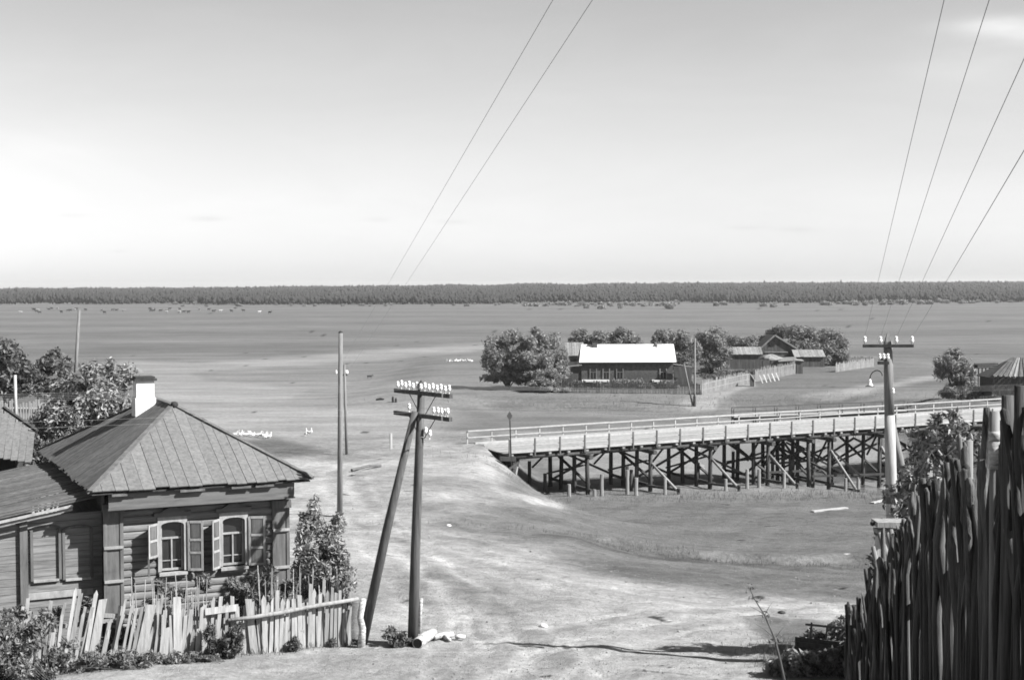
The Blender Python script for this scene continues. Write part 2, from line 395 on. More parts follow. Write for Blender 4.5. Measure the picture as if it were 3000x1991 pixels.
# terrace and road dirt
paint([(-900, 2400), (-900, 1250), (700, 1347), (820, 1341), (1380, 1300), (1490, 1335), (1478, 1420), (1500, 1450), (1640, 1482), (1420, 1500), (1240, 1520), (1320, 1560), (1560, 1590), (1750, 1655), (2050, 1715), (2500, 1775), (3300, 1820), (3300, 2400)], 0.40, 44, 18, 5)
paint([(-900, 1500), (-900, 1050), (330, 1060), (640, 1345), (300, 1420)], 0.15, 30, 5, 6)
paint([(1010, 1390), (1200, 1370), (1430, 1400), (1450, 1440), (1300, 1440), (1250, 1500), (1080, 1510)], 0.33, 40, 10, 7)
paint([(1420, 1440), (1500, 1447), (1640, 1478), (1630, 1486), (1480, 1478), (1380, 1468)], 0.43, 10, 4, 8)
paint([(1250, 1500), (1420, 1492), (1640, 1492), (2000, 1490), (2500, 1500), (2500, 1700), (2100, 1690), (1800, 1640), (1600, 1585), (1400, 1560)], 0.175, 44, 18, 9)
paint([(-200, 2100), (-200, 1760), (160, 1690), (520, 1760), (850, 1680), (1040, 1760), (1046, 1884), (700, 1905), (480, 1930), (200, 1965)], 0.12, 14, 3, 10)
paint([(2190, 1830), (2260, 1805), (2360, 1815), (2480, 1850), (2520, 1880), (2480, 1991), (2250, 1991), (2200, 1940), (2260, 1900)], 0.17, 22, 7, 11)
paint([(1480, 1280), (2050, 1250), (2700, 1225), (2700, 1420), (2300, 1440), (1700, 1420)], 0.285, 60, 5, 18)
# path to the farm and the dry track by its fence
paint([(1985, 1178), (2060, 1150), (2130, 1140), (2200, 1120), (2210, 1128), (2110, 1168), (2090, 1200), (2030, 1205)], 0.33, 10, 2, 12)
paint([(2330, 1165), (2500, 1135), (2740, 1098), (2745, 1110), (2560, 1145), (2440, 1175)], 0.31, 8, 2, 13)
paint([(2150, 1230), (2350, 1195), (2700, 1150), (3100, 1140), (3100, 1260), (2150, 1260)], 0.2, 20, 4, 14)
# fine patches of dry and green turf, tracks worn by wheels
tone *= 1 + 0.035 * wob(0.55, 3) * (y < 130) * ss((y - 30) / 10)
TR = [[(1330, 1991), (1480, 1900), (1700, 1830), (2000, 1790), (2400, 1780)], [(1560, 1991), (1700, 1905), (1900, 1850), (2250, 1812)],
      [(1350, 1991), (1330, 1850), (1200, 1700), (1080, 1560), (1000, 1450), (975, 1385), (1080, 1345), (1390, 1318)], [(1450, 1991), (1440, 1850), (1320, 1700), (1150, 1560), (1060, 1450), (1050, 1390)],
      [(1090, 1560), (1350, 1640), (1700, 1722), (2100, 1775), (2500, 1805)], [(1150, 1530), (1450, 1605), (1800, 1680), (2250, 1745)], [(1040, 1500), (1300, 1690), (1500, 1800), (1700, 1991)]]
rut = np.zeros(len(P)); nearm = (y > 28) & (y < 112)
for tr in TR:
    g3 = [ground(*q) for q in tr]; pl = [(q.x, q.y) for q in g3]
    # smooth the polyline
    for _ in range(2): pl = [pl[0]] + [((a[0] * c + b_[0] * (1 - c)), (a[1] * c + b_[1] * (1 - c))) for a, b_ in zip(pl[:-1], pl[1:]) for c in (.75, .25)] + [pl[-1]]
    dd = np.full(len(P), 99.0); dd[nearm] = seg_dist(x[nearm] + .12 * np.sin(y[nearm] * 1.3), y[nearm], pl)
    rut = np.maximum(rut, np.exp(-((dd - .75) / .16) ** 2) * (.7 + .3 * np.sin(x * .9 + y * .7)))
    tone *= 1 + .15 * np.exp(-((dd - .75) / .24) ** 2) - .10 * np.exp(-(dd / .35) ** 2)
P[:, 2] -= .045 * rut; ZZ = P[:, 2].reshape(YY.shape)
P[:, 2] += .012 * nearm * (np.sin(x * 5.1 + np.sin(y * 3.3)) * np.sin(y * 4.3 + np.sin(x * 2.9)))
for k, off in enumerate(()):   # ruts curving from the lower middle up to the embankment
    rx = np.interp(y, [30, 36, 42, 50, 60, 75, 90, 104], [3.0, 1.2, -0.2, -2.6, -5.5, -9.0, -11, -12.5]) + off
    tone *= 1 + 0.13 * np.exp(-((x - rx) / 0.35) ** 2) * (y < 108) * (y > 28)
for k, off in enumerate(()):
    ry = 47 - 0.35 * x + off * 1.6 + 0.4 * np.sin(x * 0.6)
    tone *= 1 + 0.12 * np.exp(-((y - ry) / 0.5) ** 2) * (x > -2) * (x < 14)
for gx, gy, r1, r2, v in ((-0.4, 43.2, 1.2, 1.5, 0.55), (-1.0, 46.0, 0.8, 0.7, 0.7), (0.5, 39.4, 1.1, 0.6, 0.8), (-2.7, 49.0, 1.5, 0.8, 0.75), (6.5, 62, 5.5, 0.55, 0.55), (10, 63.4, 4, 0.5, 0.5), (-1.6, 47.5, .6, .5, .7)):
    tone *= 1 - (1 - v) * np.exp(-(((x - gx) / r1) ** 2 + ((y - gy) / r2) ** 2) * (1 + 0.4 * wob(1.6, 5)))
cdist = seg_dist(x, y, CREEK)
tone = np.where(y > 84, tone * (1 - 0.12 * np.exp(-(cdist / 3.0) ** 2)), tone)
tone = np.clip(tone * 1.12, 0.05, 0.75) * KA
nr, nc = YY.shape
ii = (np.arange(nr - 1)[:, None] * nc + np.arange(nc - 1)[None, :]).ravel()
faces = np.stack([ii, ii + 1, ii + nc + 1, ii + nc], 1).astype(np.int32)
me = bpy.data.meshes.new('ground')
me.vertices.add(len(P)); me.vertices.foreach_set('co', P.astype(np.float32).ravel())
me.loops.add(faces.size); me.loops.foreach_set('vertex_index', faces.ravel())
me.polygons.add(len(faces)); me.polygons.foreach_set('loop_start', np.arange(0, faces.size, 4, dtype=np.int32))
me.update(calc_edges=True); me.polygons.foreach_set('use_smooth', np.ones(len(faces), bool))
at_ = me.attributes.new('tone', 'FLOAT', 'POINT'); at_.data.foreach_set('value', tone.astype(np.float32))
m, t, b = nodes('earth_and_turf'); n = t.nodes.new; l = t.links.new
a = n('ShaderNodeAttribute'); a.attribute_name = 'tone'
geo = n('ShaderNodeNewGeometry')
def noise(sx, sy, detail, rough=0.6):
    mp = n('ShaderNodeMapping'); mp.inputs['Scale'].default_value = (sx, sy, 1.0); l(geo.outputs['Position'], mp.inputs[0])
    z = n('ShaderNodeTexNoise'); z.inputs['Scale'].default_value = 1.0; z.inputs['Detail'].default_value = detail; z.inputs['Roughness'].default_value = rough
    l(mp.outputs[0], z.inputs['Vector']); return z.outputs[0]
def rng_(v, lo, hi, f0=0.25, f1=0.75):
    r = n('ShaderNodeMapRange'); r.inputs['From Min'].default_value = f0; r.inputs['From Max'].default_value = f1
    r.inputs['To Min'].default_value = lo; r.inputs['To Max'].default_value = hi; l(v, r.inputs[0]); return r.outputs[0]
def mul(p, q):
    k = n('ShaderNodeMath'); k.operation = 'MULTIPLY'; l(p, k.inputs[0]); l(q, k.inputs[1]); return k.outputs[0]
f1 = noise(0.004, 0.022, 5); f2 = noise(0.22, 0.3, 7, 0.7); f3 = noise(2.6, 2.6, 8, 0.75); f4 = noise(0.03, 0.09, 6, 0.65)
f5 = noise(11.0, 11.0, 5, 0.7)
v = mul(rng_(f5, 0.80, 1.2), mul(mul(mul(mul(a.outputs['Fac'], rng_(f1, 0.90, 1.10)), rng_(f2, 0.89, 1.11)), rng_(f3, 0.74, 1.26)), rng_(f4, 0.86, 1.14)))
f6 = noise(1.4, 1.8, 9, 0.8); f7 = noise(0.035, 0.16, 8, 0.75)
v = mul(v, rng_(f6, 0.80, 1.04, 0.40, 0.54)); v = mul(v, rng_(f7, 0.80, 1.06, 0.42, 0.56))
l(v, b.inputs['Base Color']); b.inputs['Roughness'].default_value = 0.95; b.inputs['Specular IOR Level'].default_value = 0.1
bp = n('ShaderNodeBump'); bp.inputs['Strength'].default_value = 0.75; bp.inputs['Distance'].default_value = 0.16
l(f3, bp.inputs['Height']); l(bp.outputs[0], b.inputs['Normal'])
M['ground'] = m
g = obj('ground', me, 'ground'); g['kind'] = 'structure'

# creek under the bridge
cv = []; cf = []
for i, (ax, ay) in enumerate(CREEK):
    bx, by = CREEK[min(i + 1, len(CREEK) - 1)]; cx, cy = CREEK[max(i - 1, 0)]
    dx, dy = bx - cx, by - cy; ln = math.hypot(dx, dy); wv = 6.5 if ay < 130 else 3.0
    zl = -0.35 if ay < 150 else (-0.35 if ay < 170 else -0.3)
    cv += [(ax - dy / ln * wv, ay + dx / ln * wv, zl), (ax + dy / ln * wv, ay - dx / ln * wv, zl)]
    if i: cf.append((2 * i - 2, 2 * i - 1, 2 * i + 1, 2 * i))
mb = MB(); mb.add(cv, cf); o = mb.build('creek_water', 'water'); o['kind'] = 'structure'

# grass tufts on the banks and the small scarp: one uncountable thing
r = np.random.default_rng(3)
def tufts(cx, cy, sx, sy, n, h):
    X = r.normal(cx, sx, n); Y = r.normal(cy, sy, n); return np.stack([X, Y, gz(X, Y)], 1), h
sets = [tufts(9, 63.8, 5, .5, 1500, .2), tufts(20, 102, 9, 1.8, 3500, .28), tufts(2, 97, 3, 3, 500, .2), tufts(34, 104, 8, 3, 1500, .4),
        tufts(7.5, 36.5, .8, 1.2, 1400, .16), tufts(13, 60, 6, 6, 2500, .09), tufts(14, 80, 9, 9, 3000, .12),
        tufts(-6, 86, 6, 9, 900, .12), tufts(24, 186, 14, 3, 800, .5), tufts(40, 150, 6, 6, 1200, .5)]
for xx in np.linspace(-12, -4.4, 20):
    yy = 38.2 + (xx + 4.14) * .4724; sets.append(tufts(xx, yy + .0, .3, .12, 60, .22))
V = []
for pts, h in sets:
    k = len(pts); ang = r.uniform(0, 6.28, k); hh = .6 * h * r.uniform(.4, 1.4, k); wv = hh * .07
    dx = np.cos(ang); dy = np.sin(ang); lean = r.uniform(-.5, .5, (k, 2)) * hh[:, None]
    p0 = pts - np.stack([dx * wv, dy * wv, np.full(k, .02)], 1); p1 = pts + np.stack([dx * wv, dy * wv, np.full(k, -.02)], 1)
    tp = pts + np.stack([lean[:, 0], lean[:, 1], hh], 1)
    V.append(np.stack([p0, p1, tp + .15 * (p1 - p0), tp - .15 * (p1 - p0)], 1).reshape(-1, 3))
o = obj('grass_tufts', quad_mesh('grass_tufts', np.concatenate(V)), 'grass')
tag(o, 'short tufts of grass on the slopes, banks and roadside', 'grass', kind='stuff')

# loose stones and clods on the dirt, too many to count
# ================================================================== FAR FOREST
iv_ = np.array([(1, 0, 0), (0, 1, 0), (-1, 0, 0), (0, -1, 0), (.1, 0, 1), (0, 0, -1)], float)
if_ = np.array([(0, 1, 4), (1, 2, 4), (2, 3, 4), (3, 0, 4), (1, 0, 5), (2, 1, 5), (3, 2, 5), (0, 3, 5)])
def blobs_mesh(name, C, S, jit=.3):
    n = len(C); ang = r.uniform(0, 6.28, n); ca, sa = np.cos(ang)[:, None], np.sin(ang)[:, None]
    B0 = np.stack([iv_[None, :, 0] * ca - iv_[None, :, 1] * sa, iv_[None, :, 0] * sa + iv_[None, :, 1] * ca, np.broadcast_to(iv_[None, :, 2], (n, 6))], 2)
    V = B0 * S[:, None] * r.uniform(1 - jit, 1 + jit, (n, 6, 1)) + C[:, None]
    Fc = (if_[None] + (np.arange(n) * 6)[:, None, None]).reshape(-1, 3); V = V.reshape(-1, 3)
    me = bpy.data.meshes.new(name)
    me.vertices.add(len(V)); me.vertices.foreach_set('co', V.astype(np.float32).ravel())
    me.loops.add(Fc.size); me.loops.foreach_set('vertex_index', Fc.astype(np.int32).ravel())
    me.polygons.add(len(Fc)); me.polygons.foreach_set('loop_start', np.arange(0, Fc.size, 3, dtype=np.int32)); me.update(calc_edges=True)
    return me
def forest():
    n = 110000
    d = 1225 + 1900 * r.random(n) ** 1.25; u = r.uniform(-.56, .56, n)
    keep = (d > 1235 + 50 * np.sin(u * 17) + 25 * np.sin(u * 71) - 60 * u) & (np.abs(u) * d < 1500); d = d[keep]; u = u[keep]; n = len(d)
    X = u * d; Z = gz(X, d); h = r.uniform(5.0, 8.5, n) + 1.6 * np.sin(X * .013 + 1) * np.sin(d * .015) + 1.2 * np.sin(X * .041) + (r.random(n) < .02) * r.uniform(1, 4, n); wd = r.uniform(1.1, 2.2, n) * (d / 1250) ** .6
    return blobs_mesh('forest', np.stack([X, d, Z + h * r.uniform(.3, .72, n)], 1), np.stack([wd, wd, h * .34], 1), .3)
ns = 6000; sy = 33 + 62 * r.random(ns) ** 1.6; sxx = r.uniform(-.14, .26, ns) * sy
sp_, _ = to_px(np.stack([sxx, sy, gz(sxx, sy)], 1)); sz = r.uniform(.008, .018, ns) * (1 + (r.random(ns) < .02) * 1.5)
o = obj('loose_stones', blobs_mesh('loose_stones', np.stack([sxx, sy, gz(sxx, sy) + sz * .1], 1), np.stack([sz * 1.3, sz * 1.3, sz * .8], 1)), 'stone'); tag(o, 'scattered pebbles and clods on the dirt road', 'stones', kind='stuff')
o = obj('forest', forest(), 'forest'); tag(o, 'dark forest stretching along the whole horizon beyond the meadow', 'forest', kind='stuff')

# bushes dotted along the far edge of the meadow
fb = [leaf_mesh('far_bush_crown', [((0, 0, 1.5), (2.4, 2.4, 1.5)), ((1.6, .3, 1.2), (1.5, 1.6, 1.2)), ((-1.5, 0, 1.1), (1.5, 1.5, 1.1))], 260, .62, 1.0, s, .3) for s in (1, 2, 3)]
for q in fb: q.materials.append(M['willow'])
fl = []
for p_ in np.linspace(2420, 3010, 34): fl.append((p_ + r.uniform(-9, 9), 893 - (p_ - 2420) * .018 + r.uniform(-3, 4), r.uniform(.8, 1.5), 0))
for p_ in np.linspace(1530, 1985, 30): fl.append((p_ + r.uniform(-9, 9), 895 + r.uniform(-3, 3), r.uniform(.7, 1.3), 0))
for p_ in np.linspace(228, 470, 15): fl.append((p_ + r.uniform(-6, 6), 886 + r.uniform(-3, 2), r.uniform(1.2, 2.0), 1))
for p_ in np.linspace(480, 1500, 40): fl.append((p_ + r.uniform(-14, 14), 893 + r.uniform(-5, 5), r.uniform(.4, 1.0), 1))
for q in ((1718, 903, .7), (1762, 905, 1.2), (1818, 903, .9), (1962, 905, 1.7), (2100, 896, 1.), (2122, 894, 1.2), (2237, 898, 1.3), (2266, 900, 1.2), (2305, 895, .7), (2148, 879, 1.6)): fl.append(q + (2,))
GB = {'r': 'bushes in the far right row', 'm': 'bushes in the far middle row', 'l': 'bushes in the far left clump', 's': 'low bushes strung along the left forest edge', 'o': 'lone bushes on the far meadow'}
LB = {'r': '%s from the left in the far row of bushes at the right edge', 'm': '%s from the left in the far row of bushes above the white roof', 'l': '%s from the left in the tall far clump above the thin left pole', 's': '%s from the left of the low far bushes left of the middle', 'o': '%s from the left of the bushes standing alone on the far meadow'}
fl = [(a_, b_, s, ('r' if a_ > 2400 else 'm') if k == 0 else ('l' if a_ < 475 else 's') if k == 1 else 'o') for a_, b_, s, k in fl]
cnt = {}
for i, (a_, b_, s, k) in enumerate(sorted(fl, key=lambda q: q[0])):
    cnt[k] = cnt.get(k, 0) + 1
    p = ground(a_, b_); o = bpy.data.objects.new('far_bush', fb[i % 3]); col.objects.link(o); o.location = p - Vector((0, 0, .2))
    o.scale = (s, s, s * r.uniform(.8, 1.2)); o.rotation_euler.z = r.uniform(0, 6.28); tag(o, LB[k] % nth(cnt[k]), 'bush', GB[k])
# ================================================================== LOG HOUSE
e1 = Vector((math.cos(HA), math.sin(HA), 0)); e2 = Vector((-math.sin(HA), math.cos(HA), 0)); UP = Vector((0, 0, 1))
HO = Vector((-11.05, 37.0, 0)); W, D = 6.05, 10.6; ZE = 10.62; ZR = 12.48; SF, SB = 4.0, 6.8
def H(a, b, z): return HO + e1 * float(a) + e2 * float(b) + Vector((0, 0, float(z)))
house = thing('log_house', 'weathered log house with hipped plank roof, white chimney and carved windows', 'house', H(W / 2, D / 2, float(gz(*H(W / 2, D / 2, 0).xy))))
FB = 0.58                                   # facade plane
fn = -e2
def fac(px, py, b=FB):
    p = on_plane(px, py, H(0, b, 0), fn); q = p - HO; return q.dot(e1), p.z
# roof slopes, board by board
def rz(a, b):
    h1 = b / SF; h2 = (D - b) / (D - SB); h3 = a / (W / 2); h4 = (W - a) / (W / 2)
    return ZE + (ZR - ZE) * min(h1, h2, h3, h4, 1.0)
rr = random.Random(5)
def plank_poly(pts, lift, m, parent=house, name='roof_plank', th=0.028):
    mb = MB(); pts = [p + Vector((0, 0, lift)) for p in pts]
    n = (pts[1] - pts[0]).cross(pts[2] - pts[0])
    if n.z < 0: pts = pts[::-1]
    mb.slab(pts, th); return mb.build(name, m, parent)
def edges(total, w, jit=.25):
    out = [0.0]
    while out[-1] < total - w * .6: out.append(out[-1] + w * (1 + rr.uniform(-jit, jit)))
    out[-1] = total; return out
G = .006
es = edges(W, .30)
for back in (False, True):
    S = (D - SB) if back else SF
    for a0, a1 in zip(es[:-1], es[1:]):
        a0 += G; a1 -= G; ov = rr.uniform(-.05, .03)
        bt = lambda a: S * min(a, W - a) / (W / 2)
        f = (lambda b: D - b) if back else (lambda b: b)
        pts = [(a0, ov), (a1, ov), (a1, max(bt(a1), .02))]
        if a0 < W / 2 < a1: pts.append((W / 2, S))
        pts.append((a0, max(bt(a0), .02)))
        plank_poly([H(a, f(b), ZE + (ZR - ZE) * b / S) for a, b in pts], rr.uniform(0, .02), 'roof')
es = edges(D, .26)
for right in (False, True):
    for b0, b1 in zip(es[:-1], es[1:]):
        b0 += G; b1 -= G
        at_b = lambda b: (W / 2) * min(b / SF, (D - b) / (D - SB), 1)
        ov = rr.uniform(-.06, .04)
        f = (lambda a: W - a) if right else (lambda a: a)
        pts = [(ov, b0), (ov, b1), (max(at_b(b1), .02), b1)]
        for bk in (SF, SB):
            if b0 < bk < b1: pts.append((W / 2, bk))
        pts.append((max(at_b(b0), .02), b0))
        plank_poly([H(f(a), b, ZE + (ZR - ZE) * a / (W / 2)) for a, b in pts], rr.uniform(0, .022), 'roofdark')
mb = MB()                                   # hip and ridge boards
for p0, p1 in (((0, 0, ZE), (W / 2, SF, ZR)), ((W, 0, ZE), (W / 2, SF, ZR)), ((0, D, ZE), (W / 2, SB, ZR)), ((W, D, ZE), (W / 2, SB, ZR)), ((W / 2, SF, ZR), (W / 2, SB, ZR))):
    mb = MB(); mb.beam(H(*p0) + UP * .05, H(*p1) + UP * .06, .16, .035); mb.build('ridge_board', 'roofdark', house)
mb = MB(); mb.lathe(H(W / 2 + .02, SF - .12, ZR - .06), [(.05, 0), (.10, .04), (.11, .11), (.09, .18), (.03, .2)], 10); mb.build('ridge_knob', 'dark', house, True)
mb = MB(); mb.box(H(W / 2, D / 2, ZE - .06), e1 * (W / 2 - .06), e2 * (D / 2 - .06), UP * .02); mb.build('soffit', 'dark', house)
for i in range(4):                          # split board ends hanging under the eave
    a = rr.uniform(.6, 5.2); mb = MB(); mb.box(H(a, .08, ZE - .11), e1 * rr.uniform(.15, .35), e2 * .06, UP * .03); mb.build('eave_block', 'roofdark', house)
# frieze, cornice and side friezes
mb = MB(); mb.box(H(W / 2, .19, ZE - .30), e1 * (W / 2 - .50), e2 * .03, UP * .205); mb.build('frieze_board', 'trimh', house)
mb = MB(); mb.box(H(W / 2, .17, ZE - .50), e1 * (W / 2 - .48), e2 * .05, UP * .02); mb.build('frieze_moulding', 'trimh', house)
mb = MB(); mb.box(H(W / 2, (.20 + FB) / 2 + .02, ZE - .515), e1 * (W / 2 - .52), e2 * .17, UP * .012); mb.build('cornice_soffit', 'dark', house)
for a in (.42, W - .42):
    mb = MB(); mb.box(H(a, D / 2, ZE - .26), e1 * .03, e2 * (D / 2 - .5), UP * .2); mb.build('frieze_board', 'trimh', house)
# log walls; window openings left free on the front
A0, A1 = .62, 5.43
w1 = [fac(469, 1533), fac(538, 1664)]; w2 = [fac(649, 1521), fac(716, 1653)]
wins = []
for (p, q) in (w1, w2):
    wins.append((p[0], q[0], (q[1]), (p[1]) + .05))
wz0 = (wins[0][2] + wins[1][2]) / 2; wz1 = (wins[0][3] + wins[1][3]) / 2
wins = [(a, b, wz0, wz1) for a, b, _, _ in wins]
zlog = 6.55; LH = .205; k = 0
while zlog < ZE - .2:
    z0, z1 = zlog, zlog + LH; zm = (z0 + z1) / 2
    segs = [(A0, A1)]
    if z1 > wz0 - .02 and z0 < wz1 + .02:
        segs = [(A0, wins[0][0] - .02), (wins[0][1] + .02, wins[1][0] - .02), (wins[1][1] + .02, A1)]
    for s0, s1 in segs:
        mb = MB(); hh = LH / 2 - .004
        prof = [(-.10, -hh), (-.10, hh), (.02, hh), (.055, hh * .55), (.06, -hh * .1), (.05, -hh * .7), (.015, -hh)]
        vs = [H(aa, FB - pb, zm + pz) for aa in (s0, s1) for pb, pz in prof]; kk = len(prof)
        mb.add(vs, [tuple(range(kk)), tuple(range(2 * kk - 1, kk - 1, -1))] + [(i, kk + i, kk + (i + 1) % kk, (i + 1) % kk) for i in range(kk)])
        mb.build('log', 'log', house)
    zlog += LH; k += 1
for a in (A0, A1):
    for i in range(int((ZE - 6.75) / LH)):
        mb = MB(); mb.box(H(a, D / 2 + .1, 6.66 + i * LH), e1 * .09, e2 * (D / 2 - .72), UP * (LH / 2 - .004)); mb.build('log', 'log', house)
mb = MB(); mb.box(H(W / 2, D - .6, 8.6), e1 * (W / 2 - .6), e2 * .08, UP * 2.0); mb.build('rear_wall', 'log', house)
mb = MB(); mb.box(H(W / 2, 1.9, 8.6), e1 * (W / 2 - .75), e2 * .04, UP * 1.9); mb.build('inner_wall', 'black', house)
mb = MB(); mb.box(H(W / 2, FB - .05, 6.75), e1 * (W / 2 - .62), e2 * .16, UP * .14); mb.build('sill_beam', 'dark', house)
# corner pilasters with mouldings
def pilaster(pxl, pxr, ytop, ybot, rails):
    a0 = fac(pxl, 1600, .46)[0]; a1 = fac(pxr, 1600, .46)[0]; zt = fac(pxl, ytop, .46)[1]; zb = fac(pxl, ybot, .46)[1]
    am = (a0 + a1) / 2; hw = (a1 - a0) / 2
    mb = MB(); mb.box(H(am, .505, (zt + zb) / 2), e1 * (hw - .03), e2 * .025, UP * ((zt - zb) / 2)); p = mb.build('pilaster', 'trim', house)
    for s in (-1, 1):
        mb = MB(); mb.box(H(am + s * (hw - .045), .475, (zt + zb) / 2), e1 * .045, e2 * .02, UP * ((zt - zb) / 2)); mb.build('stile', 'trim', p)
    for yr in rails:
        zr = fac((pxl + pxr) / 2, yr, .46)[1]
        mb = MB(); mb.box(H(am, .455, zr), e1 * (hw - .01), e2 * .045, UP * .035); mb.box(H(am, .47, zr - .05), e1 * (hw - .03), e2 * .03, UP * .018); mb.build('moulding', 'pale', p)
    mb = MB(); mb.box(H(am, .46, zt + .10), e1 * (hw + .03), e2 * .08, UP * .11); mb.build('capital', 'trim', p)
pilaster(303, 362, 1500, 1800, (1603, 1702))
pilaster(799, 849, 1487, 1760, (1551, 1660))
# windows
def window(i, crest):
    a0, a1, z0, z1 = wins[i]; am = (a0 + a1) / 2; hw = (a1 - a0) / 2
    wn = MB(); arch = [(am + hw * math.cos(t), z1 - .10 + .10 * math.sin(t)) for t in np.linspace(0, math.pi, 9)]
    def strip(mb, outer, inner, b, th):
        for j in range(len(outer) - 1):
            q = [outer[j], outer[j + 1], inner[j + 1], inner[j]]
            mb.add([H(aa, b - s, zz) for s in (0, th) for aa, zz in q], [(0, 1, 2, 3), (7, 6, 5, 4), (0, 4, 5, 1), (1, 5, 6, 2), (2, 6, 7, 3), (3, 7, 4, 0)])
    # casing, proud of the logs, with an arched opening
    zt = z1 + .14; cw = .085
    op = [(a1, z0)] + arch + [(a0, z0)]; oc = [(a1 + cw, z0)] + [(min(max(am + (hw + cw) * 1.25 * math.cos(t), a0 - cw), a1 + cw), zt if 0.25 < math.sin(t) else z1 - .1 + .5 * math.sin(t)) for t in np.linspace(0, math.pi, 9)] + [(a0 - cw, z0)]
    strip(wn, oc, op, FB - .05, .06); root = wn.build('window', 'pale', house)
    rv = MB()                                # reveal
    for p, q in zip(op[:-1], op[1:]):
        rv.add([H(p[0], FB - .05, p[1]), H(q[0], FB - .05, q[1]), H(q[0], FB + .10, q[1]), H(p[0], FB + .10, p[1])], [(0, 1, 2, 3)])
    rv.build('reveal', 'trim', root)
    mb = MB(); mb.box(H(am, FB + .09, (z0 + z1) / 2), e1 * (hw + .02), e2 * .006, UP * ((z1 - z0) / 2)); mb.build('pane', 'glass', root)
    zq = z0 + (z1 - z0) * .66; zl = z0 + (z1 - z0) * .2; fb = FB + .055
    fr = MB()
    for (aa, zz, ha, hz) in ((a0 + .025, (z0 + z1) / 2, .025, (z1 - z0) / 2), (a1 - .025, (z0 + z1) / 2, .025, (z1 - z0) / 2)): fr.box(H(aa, fb, zz), e1 * ha, e2 * .02, UP * hz)
    fr.build('frame', 'pale', root)
    mb = MB(); mb.box(H(am, fb - .012, zq), e1 * (hw - .03), e2 * .025, UP * .025); mb.build('transom', 'pale', root)
    mb = MB(); mb.box(H(am, fb - .006, (z0 + zq) / 2), e1 * .02, e2 * .02, UP * ((zq - z0) / 2 - .03)); mb.build('mullion', 'pale', root)
    mb = MB(); mb.box(H(am, fb + .004, zl), e1 * (hw - .04), e2 * .012, UP * .013); mb.build('glazing_bar', 'pale', root)
    mb = MB(); mb.box(H(am, fb - .01, z0 + .03), e1 * (hw - .03), e2 * .02, UP * .03); mb.build('bottom_rail', 'pale', root)
    mb = MB(); mb.box(H(am, FB - .10, z0 - .07), e1 * (hw + .07), e2 * .10, UP * .035); mb.box(H(am, FB - .07, z0 - .13), e1 * (hw + .05), e2 * .03, UP * .05); mb.build('sill', 'pale', root)
    # flowers and curtain behind the glass
    # entablature with curved top
    hb = FB - .06; n = 12; up = []; lo = []
    for j in range(n + 1):
        t = -1 + 2 * j / n; up.append((am + t * (hw + .19), zt + .10 + .14 * (max(0, math.cos(t * math.pi * .75)) ** 1.2))); lo.append((am + t * (hw + .17), zt + .01))
    hd = MB(); strip(hd, up, lo, hb, .07); hd.build('window_head', 'trimh', root)
    cp = MB(); strip(cp, [(p[0] * 1.0, p[1] + .035) for p in up], up, hb + .01, .12); cp.build('head_moulding', 'trim', root)
    if crest:
        c = MB()
        for j in range(9):
            t = -1 + 2 * j / 8; aa = am + t * (hw * .75); zz = zt + .30 + .12 * math.cos(t * 1.5)
            c.tube([H(aa - .045, hb - .04, zz - .05), H(aa - .03, hb - .05, zz + .04), H(aa, hb - .05, zz + .075), H(aa + .03, hb - .05, zz + .04), H(aa + .045, hb - .04, zz - .05)], .014, 5)
        c.tube([H(am + t * (hw * .95), hb - .045, zt + .24 + .17 * math.cos(t * 1.45)) for t in np.linspace(-1, 1, 11)], .02, 5)
        c.build('carved_crest', 'trim', root)
    return root
wn1 = window(0, True); wn2 = window(1, False)
def shutter(i, side, wd, ang, zlo=0.0, panels=3, m='pale'):
    a0, a1, z0, z1 = wins[i]; z0 -= .02
    hinge = (a0 - .095) if side < 0 else (a1 + .095)
    dr = (e1 * side) * math.cos(ang) - e2 * math.sin(ang); th = dr.cross(UP).normalized()
    if th.dot(-e2) < 0: th = -th
    h = z1 - z0; zb = z0 + h * zlo
    o_ = H(hinge, FB - .13, 0)
    mb = MB(); mb.box(o_ + dr * wd / 2 + UP * ((zb + z1) / 2), dr * (wd / 2 - .01), th * .010, UP * ((z1 - zb) / 2)); s = mb.build('shutter', 'trim', house)
    for q in (.03, wd - .03):
        mb = MB(); mb.box(o_ + dr * q + th * .012 + UP * ((zb + z1) / 2), dr * .03, th * .012, UP * ((z1 - zb) / 2)); mb.build('stile', m, s)
    for j in range(panels + 1):
        zz = zb + (z1 - zb) * (j / panels if panels != 3 else (0, .36, .62, 1)[j])
        zz = min(max(zz, zb + .03), z1 - .03)
        mb = MB(); mb.box(o_ + dr * wd / 2 + th * .016 + UP * zz, dr * (wd / 2 - .062), th * .014, UP * .032); mb.build('cross_rail', m, s)
    mb = MB()
    zs = [zb + (z1 - zb) * q for q in ((0, .36, .62, 1) if panels == 3 else [j / panels for j in range(panels + 1)])]
    for lo_, hi_ in zip(zs[:-1], zs[1:]):
        mb = MB(); mb.box(o_ + dr * wd / 2 + th * .014 + UP * (lo_ + hi_) / 2, dr * (wd / 2 - .095), th * .006, UP * max((hi_ - lo_) / 2 - .06, .02)); mb.build('panel', 'trim', s)
    return s
shutter(0, -1, .42, math.radians(42), .33, 2)
shutter(0, 1, .42, math.radians(24))
shutter(1, -1, .42, math.radians(48))
shutter(1, 1, .46, math.radians(20))
mb = MB(); a0, a1, z0, z1 = wins[0]
dr = -e1 * math.cos(.73) - e2 * math.sin(.73); mb.beam(H(a0 - .095, FB - .13, 0) + dr * .4 + UP * (z0 - .05), H(a0 - .095, FB - .13, 0) + dr * .4 + UP * (z0 + .5), .05, .03, e2); mb.build('shutter_stile', 'trim', house)
